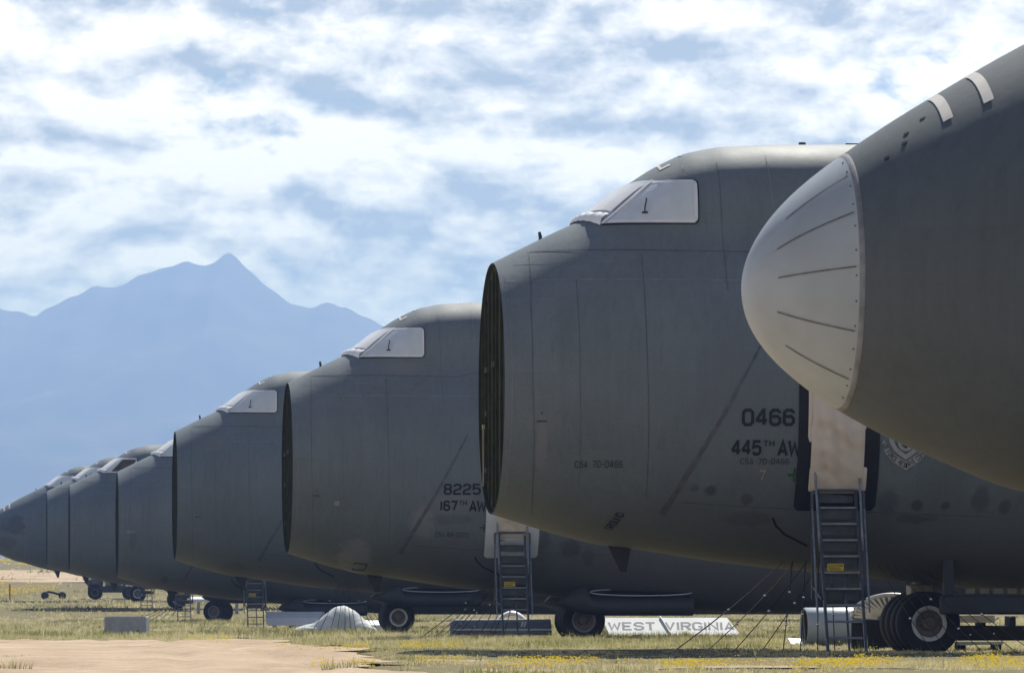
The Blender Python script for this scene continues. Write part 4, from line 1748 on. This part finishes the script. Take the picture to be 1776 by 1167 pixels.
# panel lettered WEST VIRGINIA, lying tilted in the grass
Yw = 174.0
s_ = F / Yw
pv = place('fallen_panel', 'white fallen panel lettered WEST VIRGINIA lying in the grass', 'panel', 1164, Yw, math.radians(2), .10)
TILT = math.radians(34)
Lp, Wp = 239 / s_, (31 / s_) / math.sin(TILT) * .98
m = MB()
sl = 20 / s_
sl2 = 24 / s_


def pan(x, v, n):
    return (x, -Wp / 2 * math.cos(TILT) + v * Wp * math.cos(TILT) - n * math.sin(TILT), v * Wp * math.sin(TILT) + n * math.cos(TILT))


prof = [(-Lp / 2 + 12 / s_, 0), (Lp / 2, 0), (Lp / 2 - sl2 + 3 / s_, 1), (-Lp / 2, 1)]
m.add([pan(x, v, 0) for x, v in prof] + [pan(x, v, .05) for x, v in prof],
      [(3, 2, 1, 0), (4, 5, 6, 7), (0, 1, 5, 4), (1, 2, 6, 5), (2, 3, 7, 6), (3, 0, 4, 7)])
m.build('panel_sheet', MAT['white_bright'], pv)
MAT['letter_grey'] = M('grey_lettering', (0.30, 0.32, 0.34), 0.7, var=.15)
for txt, x0, x1 in (('WEST', 1056, 1135), ('VIRGINIA', 1155, 1272)):
    m = MB()
    qs, wd = text_quads(txt, .38 * Wp, 1.15, 1.6)
    xa, xb = (x0 - 1164) / s_, (x1 - 1164) / s_
    for q, li in qs:
        vs = []
        for a, bb in q:
            v = .33 + bb / Wp
            vs.append(pan(xa + (xb - xa) * a / wd - (bb / Wp) * .0, v, .054 + .002 * li))
        m.add(vs, [(0, 1, 2, 3)])
    m.build('lettering', MAT['letter_grey'], pv)
m = MB()
pts = []
for i in range(9):
    f = i / 8
    pts.append(pan((1146 + 18 * f - 1164) / s_, 1.03 - 1.12 * f, .075))
m.tube(pts, .022, 6)
m.build('white_strap', MAT['white_bright'], pv, True)

# grey flap panel behind the second ladder
Yf = 165
e = place('grey_flap_panel', 'long grey flap panel with a pale edge stripe behind the second ladder', 'panel', 868, Yf, math.radians(1.5), .12)
L_ = 175 * Yf / F
m = MB()
rings = []
for x in (-L_ / 2, -L_ / 2 + .12, L_ / 2):
    k_ = .8 if x == -L_ / 2 else 1
    rings.append([(x, y * k_, z * k_ + .06) for y, z in ((-.62, .0), (-.66, .10), (-.60, .20), (0, .42), (.6, .46), (.62, .30), (.3, .0))])
m.loft(rings, True, True)
m.build('panel_body', MAT['alu'], e, 'auto')
m = MB()
m.box((-L_ / 2 + .1, -.70, .20), (L_ / 2, -.63, .245))
m.build('edge_stripe', MAT['white_bright'], e)
for k_ in range(2):
    m = MB()
    xk = (903 + k_ * 5 - 868) * Yf / F
    m.obox((xk, -.73, .30), (xk + .05, -.73, .02 + .48 - .02), .05, .03, (1, 0, 0))
    m.build('white_tab', MAT['white_bright'], e)

# curved white fairing behind it
Yc = 182
e = place('curved_fairing', 'small white curved fairing seen through the second ladder', 'fairing', 887, Yc, 0, .45)
m = MB()
rings = []
for i in range(13):
    f = i / 12
    x = (-25 + 52 * f) * Yc / F
    z = .32 * math.sin(math.pi * (f * .95 + .03)) ** .8
    rings.append([(x, -.25, z), (x, .0, z + .10), (x, .3, z + .11), (x, .3, z + .03), (x, 0, z + .02), (x, -.22, z - .05)])
m.loft(rings, True, True)
m.build('fairing_shell', MAT['white_bright'], e, True)
m = MB()
m.box((-.4, -.1, -.5), (.45, .2, .0))
m.build('support_block', MAT['alu'], e)

# white sheets behind the left nose wheels
for (x0, x1, yt, yb, Y, lab) in ((461, 563, 1061, 1085, 262, 'white panel lying behind the nose wheel left of the tarp heap'),
                                 (330, 425, 1035, 1044, 352, 'thin white panel lying behind the distant twin nose wheels'),
                                 (612, 662, 1076, 1094, 232, 'low white panel between the tarp heap and the nose wheel right of it')):
    s_ = F / Y
    e = place('fallen_panel', lab, 'panel', (x0 + x1) / 2, Y, math.radians(2), 0.02)
    base = H(X_at((x0 + x1) / 2, Y), Y)
    zt_ = EYE - (yt - HY) / s_ - base
    zb_ = max(.05, EYE - (yb - HY) / s_ - base)
    L_ = (x1 - x0) / s_
    m = MB()
    p = [(-.35, zb_), (-.28, zb_ + (zt_ - zb_) * .55), (.25, zt_), (.5, zt_ - .03), (.4, zb_ + .1)]
    m.loft([[(-L_ / 2 + (.1 if i == 0 else 0), y, z) for i, (y, z) in enumerate(p)], [(L_ / 2 - (.06 if i == 0 else 0), y, z) for i, (y, z) in enumerate(p)]], True, True)
    m.build('panel_sheet', MAT['white_bright'], e)
    for sx in (-.35, .35):
        m = MB()
        m.box((sx * L_ - .1, -.3, -.05), (sx * L_ + .1, .3, zb_ + .12))
        m.build('support_block', MAT['concrete'], e)

# pale cowling drum behind the first ladder
Yd = 128.0
s_ = F / Yd
e = place('engine_cowling', 'pale blue-grey cowling drum with a brown open end behind the first ladder', 'cowling', 1470, Yd, math.radians(10), .02)
m = MB()
R_ = .42
x0, x1 = (1392 - 1470) / s_, (1560 - 1470) / s_
m.lathe([(R_ * .96, x0), (R_, x0 + .03), (R_ * 1.02, (x0 + x1) / 2), (R_ * .95, x1), (R_ * .9, x1), (R_ * .9, x0 + .02), (R_ * .96, x0)], 32, 'x', (0, 0, R_ - .02))
m.build('cowl_shell', MAT['cowl'], e, 'auto')
m = MB()
m.lathe([(R_ * .86, x0 + .05), (R_ * .86, x0 + .5), (.02, x0 + .5)], 24, 'x', (0, 0, R_ - .02))
m.build('cowl_lining', MAT['rust'], e, 'auto')
m = MB()
m.tube([(x0 + .02, -R_ * .2, .02), (x0 - .02, -R_ * .1, R_ * 1.75)], .02, 6)
m.build('cross_brace', MAT['steel'], e)
e2 = place('white_scrap', 'small white scrap sheet on the grass by the cowling drum', 'scrap', 1386, 131, math.radians(15), .06)
m = MB()
m.add([(-.28, -.3, .0), (.22, -.35, .02), (.26, .25, .12), (-.2, .2, .14), (-.27, -.3, -.03), (.22, -.35, -.02), (.26, .25, .08), (-.2, .2, .10)],
      [(0, 1, 2, 3), (7, 6, 5, 4), (0, 4, 5, 1), (1, 5, 6, 2), (2, 6, 7, 3), (3, 7, 4, 0)])
m.build('scrap_sheet', MAT['white_bright'], e2)

# ribbed engine cascade behind the first nose wheel
Yr = 121.0
s_ = F / Yr
e = place('vaned_engine_ring', 'bare metal engine ring with radial vanes behind the nearest nose wheel', 'engine part', 1548, Yr, math.radians(-8), 0)
cz = EYE - (1072 - HY) / s_ - H(X_at(1548, Yr), Yr)
for k_ in range(20):
    a0 = math.pi * (k_ + .5) / 20
    m = MB()
    c0 = (.30 * math.cos(a0), -.12, cz + .14 * math.sin(a0))
    c1_ = (.80 * math.cos(a0), -.12, cz + .46 * math.sin(a0))
    m.obox(c0, c1_, .05, .16, (0, 0, 1))
    m.build('vane', MAT['vane'], e)
for nm, rx2, rz2, w_ in (('outer_ring', .85, .49, .05), ('inner_ring', .30, .14, .04)):
    m = MB()
    pts = [(rx2 * math.cos(a), -.1, cz + rz2 * math.sin(a)) for a in np.linspace(0, math.pi, 25)]
    m.tube(pts, w_, 8)
    m.build(nm, MAT['vane'], e, True)
m = MB()
rings = []
for y_, k2 in ((-.03, 1.0), (.5, .9), (.9, .6)):
    rings.append([(.83 * k2 * math.cos(a), y_, cz - .02 + .47 * k2 * math.sin(a)) for a in np.linspace(0, math.pi, 20)])
m.loft(rings, True, True)
m.build('back_shell', MAT['alu'], e, 'auto')
m = MB()
m.box((-.85, -.25, 0), (1.1, .8, cz - .03), .03)
m.build('cradle', MAT['black'], e)

# dark cargo frame to the right of the nearest wheel
Yk = 118.0
s_ = F / Yk
e = place('low_cargo_frame', 'dark low metal frame on the grass right of the nearest nose wheel', 'frame', 1760, Yk, math.radians(2), 0)
gz = H(X_at(1760, Yk), Yk)
zf = lambda y: EYE - (y - HY) / s_ - gz
xf = lambda x: (x - 1760) / s_
m = MB()
m.box((xf(1640), -.5, zf(1110)), (xf(1960), .6, zf(1084)), .02)
m.build('deck', MAT['black'], e)
m = MB()
m.box((xf(1655), -.55, zf(1079)), (xf(1720), -.3, zf(1066)), .01)
m.box((xf(1655), -.60, zf(1078.5)), (xf(1712), -.56, zf(1075.5)))
m.build('bright_rail', MAT['vane'], e)
m = MB()
m.obox((xf(1709), -.58, zf(1080)), (xf(1727), -.58, zf(1070)), .03, .03)
m.obox((xf(1706), -.58, zf(1079)), (xf(1701), -.58, zf(1068)), .025, .025)
m.build('bent_bracket', MAT['vane'], e)
for x_, y_ in ((1677, 1100), (1718, 1098), (1771, 1090), (1746, 1069), (1756, 1069)):
    m = MB()
    m.lathe([(.004, -.02), (.02, -.01), (.02, .01), (.004, .02)], 8, 'y', (xf(x_), -.56, zf(y_)))
    m.build('lashing_ring', MAT['shackle'], e)
for x_ in (1650, 1700, 1752, 1810, 1900):
    m = MB()
    m.box((xf(x_) - .06, -.45, zf(1084)), (xf(x_) + .06, .45, zf(1068)))
    m.build('upright', MAT['black'], e)
m = MB()
m.box((xf(1655), -.7, zf(1117)), (xf(1732), -.45, zf(1112)), .01)
m.box((xf(1655), -.74, zf(1118)), (xf(1680), -.71, zf(1113.5)))
m.build('skid', MAT['cowl'], e)
for x_ in (1665, 1727, 1800, 1900):
    m = MB()
    m.box((xf(x_) - .08, -.3, -.05), (xf(x_) + .08, .3, zf(1112.5)))
    m.build('foot', MAT['black'], e)

# distant vehicle, tow dolly and red post at far left
Yv = 438.0
s_ = F / Yv
e = place('tow_tractor', 'dark distant tow tractor half hidden under the bellies at left', 'vehicle', 196, Yv, math.radians(3), 0)
m = MB()
m.box((-1.9, -1.0, .55), (1.9, 1.0, 1.05), .06)
m.build('chassis', MAT['truck'], e)
m = MB()
m.box((-1.98, -.95, 1.05), (-.75, .95, 1.62), .08)
cb = m.build('cab', MAT['truck'], e)
m = MB()
m.box((-1.6, -.98, 1.22), (-.95, -.955, 1.52))
m.build('side_window', MAT['glass'], cb)
m = MB()
m.box((-2.02, -.9, 1.50), (-1.6, -.99, 1.58))
m.build('mirror_bar', MAT['white_bright'], cb)
m = MB()
m.box((-.6, -.9, 1.05), (1.0, .9, 1.45), .05)
m.build('engine_box', MAT['alu'], e)
for sx in (-1.35, 1.25):
    for sy in (-1, 1):
        m = MB()
        m.lathe([(.02, -.17), (.26, -.17), (.30, -.18), (.50, -.17), (.55, -.10), (.55, .10), (.50, .17), (.02, .17)], 20, 'y')
        w = m.build('wheel', MAT['tyre'], e, 'auto', loc=(sx, sy * .95, .53))
        m = MB()
        m.lathe([(.26, -.185), (.2, -.16), (.02, -.17)], 14, 'y')
        m.build('rim', MAT['rim_grey'], w)
m = MB()
m.tube([(1.2, -1.05, 1.1), (1.25, -1.05, 1.5)], .03, 6)
m.tube([(.7, -1.05, 1.05), (.62, -1.05, 1.48)], .03, 6)
m.build('grab_rail', MAT['white_bright'], e)
m = MB()
m.box((.0, -1.35, .02), (.95, -1.2, .12), .02)
m.build('step_plate', MAT['white_bright'], e)

e = place('tow_dolly', 'low black two-wheeled tow dolly on the far grass at left', 'dolly', 93, 441, math.radians(4), 0)
for sx in (-.66, .66):
    m = MB()
    m.lathe([(.02, -.12), (.12, -.12), (.27, -.12), (.30, -.07), (.30, .07), (.27, .12), (.02, .12)], 20, 'y')
    w = m.build('wheel', MAT['tyre'], e, 'auto', loc=(sx, -.25, .29))
    m = MB()
    m.lathe([(.12, -.13), (.09, -.11), (.01, -.11)], 12, 'y')
    m.build('rim', MAT['rim'] if sx > 0 else MAT['rim_grey'], w)
m = MB()
m.tube([(-.7, -.1, .45), (-.4, -.1, .58), (.05, -.1, .50), (.35, -.1, .40), (.66, -.1, .42)], .09, 8)
m.build('drawbar', MAT['black'], e, True)

e = place('red_post', 'thin red marker post on the far grass at the left edge', 'post', 17, 436, 0, -.05)
m = MB()
m.tube([(0, 0, 0), (0, 0, 1.22)], .055, 10)
m.build('post_shaft', MAT['red'], e)
m = MB()
m.tube([(0, 0, 1.22), (0, 0, 1.28)], [.062, .04], 10)
m.build('post_cap', MAT['red'], e)


# ------------------------------------------------------------------ vegetation
def leaf_material(name, stops, trans=0.45):
    m, nt, b = new_mat(name)
    at = N(nt, 'ShaderNodeAttribute', attribute_name='tint')
    c = ramp(nt, at.outputs['Fac'], stops)
    out = nt.nodes['Material Output']
    nt.nodes.remove(b)
    d = N(nt, 'ShaderNodeBsdfDiffuse')
    t_ = N(nt, 'ShaderNodeBsdfTranslucent')
    mx = N(nt, 'ShaderNodeMixShader')
    mx.inputs[0].default_value = trans
    nt.links.new(c, d.inputs[0])
    nt.links.new(c, t_.inputs[0])
    nt.links.new(d.outputs[0], mx.inputs[1])
    nt.links.new(t_.outputs[0], mx.inputs[2])
    nt.links.new(mx.outputs[0], out.inputs[0])
    return m


GRASS = leaf_material('grass_blades', [(0.0, (0.14, 0.17, 0.06)), (0.35, (0.32, 0.32, 0.13)), (0.65, (0.58, 0.52, 0.28)), (1.0, (0.74, 0.66, 0.41))])
FLOWER = leaf_material('yellow_petals', [(0.0, (0.62, 0.43, 0.03)), (1.0, (0.78, 0.62, 0.07))], 0.3)


def field(x, y, s, seed):
    """cheap smooth noise 0..1"""
    r = np.random.default_rng(seed)
    v = np.zeros_like(x)
    tot = 0
    for k_ in range(6):
        a = r.uniform(0, 2 * math.pi)
        fx, fy = math.cos(a) / s * 1.6 ** (k_ * .7), math.sin(a) / s * 1.6 ** (k_ * .7)
        v += np.sin(x * fx * 2.2 + y * fy + r.uniform(0, 6)) * .75 ** k_
        tot += .75 ** k_
    return .5 + .5 * v / tot * 1.6


def blades(x, y, z, h, tint, nb, bw, rad, rng):
    n = len(x)
    ang = rng.uniform(0, 2 * math.pi, (n, nb))
    rr = rad[:, None] * np.sqrt(rng.uniform(0, 1, (n, nb)))
    bx = x[:, None] + rr * np.cos(ang)
    by = y[:, None] + rr * np.sin(ang)
    hh = h[:, None] * rng.uniform(.45, 1.0, (n, nb))
    la = ang + rng.normal(0, .8, (n, nb))
    lean = hh * rng.uniform(.05, .55, (n, nb))
    fa = rng.uniform(0, math.pi, (n, nb))
    w = (bw * rng.uniform(.6, 1.3, (n, nb)))
    zz = np.broadcast_to(z[:, None], (n, nb))
    v0 = np.stack([bx - w * np.cos(fa), by - w * np.sin(fa), zz - .02], -1)
    v1 = np.stack([bx + w * np.cos(fa), by + w * np.sin(fa), zz - .02], -1)
    v2 = np.stack([bx + lean * np.cos(la), by + lean * np.sin(la), zz + hh], -1)
    V = np.stack([v0, v1, v2], 2).reshape(-1, 3)
    T = np.arange(len(V)).reshape(-1, 3)
    tt = np.clip(tint[:, None] + rng.normal(0, .10, (n, nb)), 0, 1)
    A = np.repeat(tt.reshape(-1), 3)
    return V, T, A


def scatter(n, y0, y1, rng, margin=4.0):
    y = np.sqrt(rng.uniform(y0 ** 2, y1 ** 2, n))
    half = .0888 * y + margin
    x = rng.uniform(-1, 1, n) * half
    return x, y


def grass_zone(name, n, y0, y1, hmin, hmax, nb, bw, rad, seed, margin=4.0):
    rng = np.random.default_rng(seed)
    x, y = scatter(n, y0, y1, rng, margin)
    keep = ~in_road(x, y)
    edge = in_road(x, y) & (rng.uniform(0, 1, n) < .035 * np.clip((x - road_right(y) + 3) / 3, 0.05, 1)) & (field(x, y, 3, 5) > .55)
    for (a, b_, c, d) in PATCHES:
        keep &= ((x - a) / c) ** 2 + ((y - b_) / d) ** 2 > rng.uniform(.55, 1.3, n)
    cl = field(x, y * .5, 2.0, 3)
    keep &= rng.uniform(0, 1, n) < np.clip(.12 + 1.15 * cl, 0, 1) * np.interp(y, [84, 92], [.6, 1.0])
    keep |= edge
    x, y, cl = x[keep], y[keep], cl[keep]
    e = edge[keep]
    big = field(x, y * .4, 6.0, 9)
    h = (hmin + (hmax - hmin) * np.clip(cl * .6 + big * .5 - .1, 0, 1)) * rng.uniform(.6, 1.25, len(x))
    h[e] *= .5
    h *= np.interp(y, [90, 100, 116, 124], [.55, .34, .36, 1.0])
    pat = field(x, y * .45, 1.1, 77)
    tint = np.clip(.78 - .55 * (big - .45) - .7 * np.clip(pat - .52, 0, 1) + rng.normal(0, .16, len(x)), 0, 1)
    h *= .75 + .7 * np.clip(pat - .35, 0, 1)
    V, T, A = blades(x, y, hgt(x, y), h, tint, nb, bw, rad * rng.uniform(.6, 1.4, len(x)), rng)
    return V, T, A


def stack(parts):
    Vs, Ts, As, o = [], [], [], 0
    for V, T, A in parts:
        Vs.append(V)
        Ts.append(T + o)
        As.append(A)
        o += len(V)
    return np.concatenate(Vs), np.concatenate(Ts), np.concatenate(As)


V, T, A = stack([grass_zone('a', 60000, 78, 178, .07, .30, 9, .010, .07, 21),
                 grass_zone('b', 30000, 178, 335, .10, .32, 7, .022, .16, 22),
                 grass_zone('c', 9000, 335, 480, .12, .35, 6, .045, .35, 23),
                 grass_zone('d', 7000, 480, 1500, .2, .5, 5, .14, 1.0, 24, 20)])
set_tags(link('grass', fast_mesh('grass', V, T, GRASS, A)), 'dry straw and green grass covering the field', 'grass', kind='stuff')

# tall seeding stems
rng = np.random.default_rng(31)
x, y = scatter(2600, 84, 215, rng)
k_ = ~in_road(x, y) & (field(x, y * .5, 3, 17) > .52) & ((y > 118) | (rng.uniform(0, 1, len(x)) < .12))
x, y = x[k_], y[k_]
V, T, A = blades(x, y, hgt(x, y), rng.uniform(.28, .55, len(x)), rng.uniform(.05, .6, len(x)), 5, .008, np.full(len(x), .05), rng)
set_tags(link('tall_weeds', fast_mesh('tall_weeds', V, T, GRASS, A)), 'thin tall weed stems standing above the grass', 'weeds', kind='stuff')

# yellow wildflowers
rng = np.random.default_rng(41)
FL = [(720, 1790, 88.5, 98, 2000), (1150, 1790, 83.5, 89, 600), (690, 800, 114, 128, 420), (320, 405, 128, 150, 160), (480, 640, 106, 116, 360),
      (540, 650, 87.5, 94, 200), (1480, 1740, 97, 101, 300), (760, 1500, 118, 160, 420), (940, 1420, 150, 172, 160), (180, 330, 158, 190, 60),
      (300, 700, 118, 150, 120), (700, 1790, 99, 118, 160)]
fx, fy, fr = [], [], []
for (a, b_, c, d, n) in FL:
    yy = rng.uniform(c, d, n * 3)
    xx = (rng.uniform(a, b_, n * 3) - CX) / F * yy
    ok = field(xx, yy * .5, .8, 51) > .64 - .22 * rng.uniform(0, 1, len(xx)) ** 2
    xx, yy = xx[ok][:n], yy[ok][:n]
    fx.append(xx); fy.append(yy); fr.append(rng.uniform(.011, .024, len(xx)))
for (a, b_, c, d, n, r0) in ((-120, 260, 455, 505, 2600, .07), (-120, 200, 780, 1000, 2600, .13)):
    yy = rng.uniform(c, d, n)
    xx = (rng.uniform(a, b_, n) - CX) / F * yy
    ok = field(xx, yy * .3, 8, 52) > .42
    fx.append(xx[ok]); fy.append(yy[ok]); fr.append(rng.uniform(.6, 1.3, ok.sum()) * r0)
fx, fy, fr = np.concatenate(fx), np.concatenate(fy), np.concatenate(fr)
fz = hgt(fx, fy) + rng.uniform(.06, .22, len(fx)) * np.interp(fy, [95, 100, 115, 122, 400, 401], [.6, .5, .5, 1.0, 1.0, 1.4])
n = len(fx)
pa = rng.uniform(0, 6.3, n)
V = np.empty((n, 6, 3))
V[:, 0] = np.stack([fx, fy, fz + fr * .55], 1)
for k_ in range(5):
    V[:, k_ + 1] = np.stack([fx + fr * np.cos(pa + k_ * 1.2566), fy + fr * np.sin(pa + k_ * 1.2566), fz - fr * .25], 1)
base = np.arange(n)[:, None] * 6
T = np.concatenate([base + np.array([[0, k_ + 1, (k_ + 1) % 5 + 1]]) for k_ in range(5)])
set_tags(link('wildflowers', fast_mesh('wildflowers', V.reshape(-1, 3), T, FLOWER, np.repeat(rng.uniform(0, 1, n), 6))),
         'drifts of small yellow wildflowers in the grass', 'flowers', kind='stuff')


# loose stones on the dirt
rng = np.random.default_rng(61)
sy = np.sqrt(rng.uniform(82 ** 2, 153 ** 2, 260))
sx = (rng.uniform(-20, 700, 260) - CX) / F * sy
k_ = in_road(sx, sy)
sx, sy = sx[k_], sy[k_]
sr = .006 + .026 * rng.uniform(0, 1, len(sx)) ** 3
O = np.array([(1, 0, 0), (-1, 0, 0), (0, 1, 0), (0, -1, 0), (0, 0, .7), (0, 0, -.5)])
OT = np.array([(0, 2, 4), (2, 1, 4), (1, 3, 4), (3, 0, 4), (2, 0, 5), (1, 2, 5), (3, 1, 5), (0, 3, 5)])
V = np.stack([sx, sy, hgt(sx, sy) + .02], 1)[:, None] + O[None] * sr[:, None, None] * rng.uniform(.6, 1.3, (len(sx), 6, 1))
T = (np.arange(len(sx))[:, None, None] * 6 + OT[None]).reshape(-1, 3)
MAT['stone'] = M('brown_stones', (0.16, 0.12, 0.09), .9, var=.4)
set_tags(link('loose_stones', fast_mesh('loose_stones', V.reshape(-1, 3), T, MAT['stone'])), 'small loose stones scattered on the dirt', 'stones', kind='stuff')


# single weed clumps
def weed(x, Y, nb, h, rad, tint, lab, seed):
    rng = np.random.default_rng(seed)
    X = X_at(x, Y)
    e = empty('weed_clump', (X, Y, H(X, Y)))
    set_tags(e, lab, 'weed')
    for nm, tn, n_, hh in (('leaves', tint, nb, h * .7), ('stems', tint + .3, nb // 3, h)):
        V, T, A = blades(np.zeros(1), np.zeros(1), np.zeros(1), np.array([hh]), np.array([tn]), n_, .011, np.array([rad]), rng)
        link(nm, fast_mesh(nm, V, T, GRASS, A), e)['kind'] = 'stuff'


weed(592, 86.5, 110, .30, .28, .12, 'green weed clump on the dirt at the bottom edge below the tarp heap', 1)
weed(622, 88.0, 60, .22, .18, .2, 'smaller weed clump just right of the one at the bottom edge', 2)
weed(10, 87.0, 120, .30, .40, .12, 'green weed clump in the bottom left corner', 3)
weed(28, 96.0, 70, .16, .35, .3, 'low dry weed clump at the left edge of the dirt', 4)
weed(172, 193.0, 90, .30, .30, .1, 'dark weed clump against the left end of the concrete block', 5)
weed(855, 84.5, 90, .26, .5, .3, 'wide grassy weed clump at the bottom edge near the middle', 6)

# ------------------------------------------------------------------ air
m = MB()
m.box((-8000, -600, -6), (8000, 14500, 760))
haze = m.build('haze', None)
hm = bpy.data.materials.new('haze')
hm.use_nodes = True
nt = hm.node_tree
nt.nodes.clear()
o_ = N(nt, 'ShaderNodeOutputMaterial')
pv_ = N(nt, 'ShaderNodeVolumePrincipled')
pv_.inputs['Color'].default_value = (0.41, 0.65, 1.36, 1)
pv_.inputs['Density'].default_value = 1.1e-4
pv_.inputs['Anisotropy'].default_value = 0.35
nt.links.new(pv_.outputs[0], o_.inputs['Volume'])
haze.data.materials.append(hm)
set_tags(haze, 'pale blue haze in the air over the field', 'haze', kind='stuff')
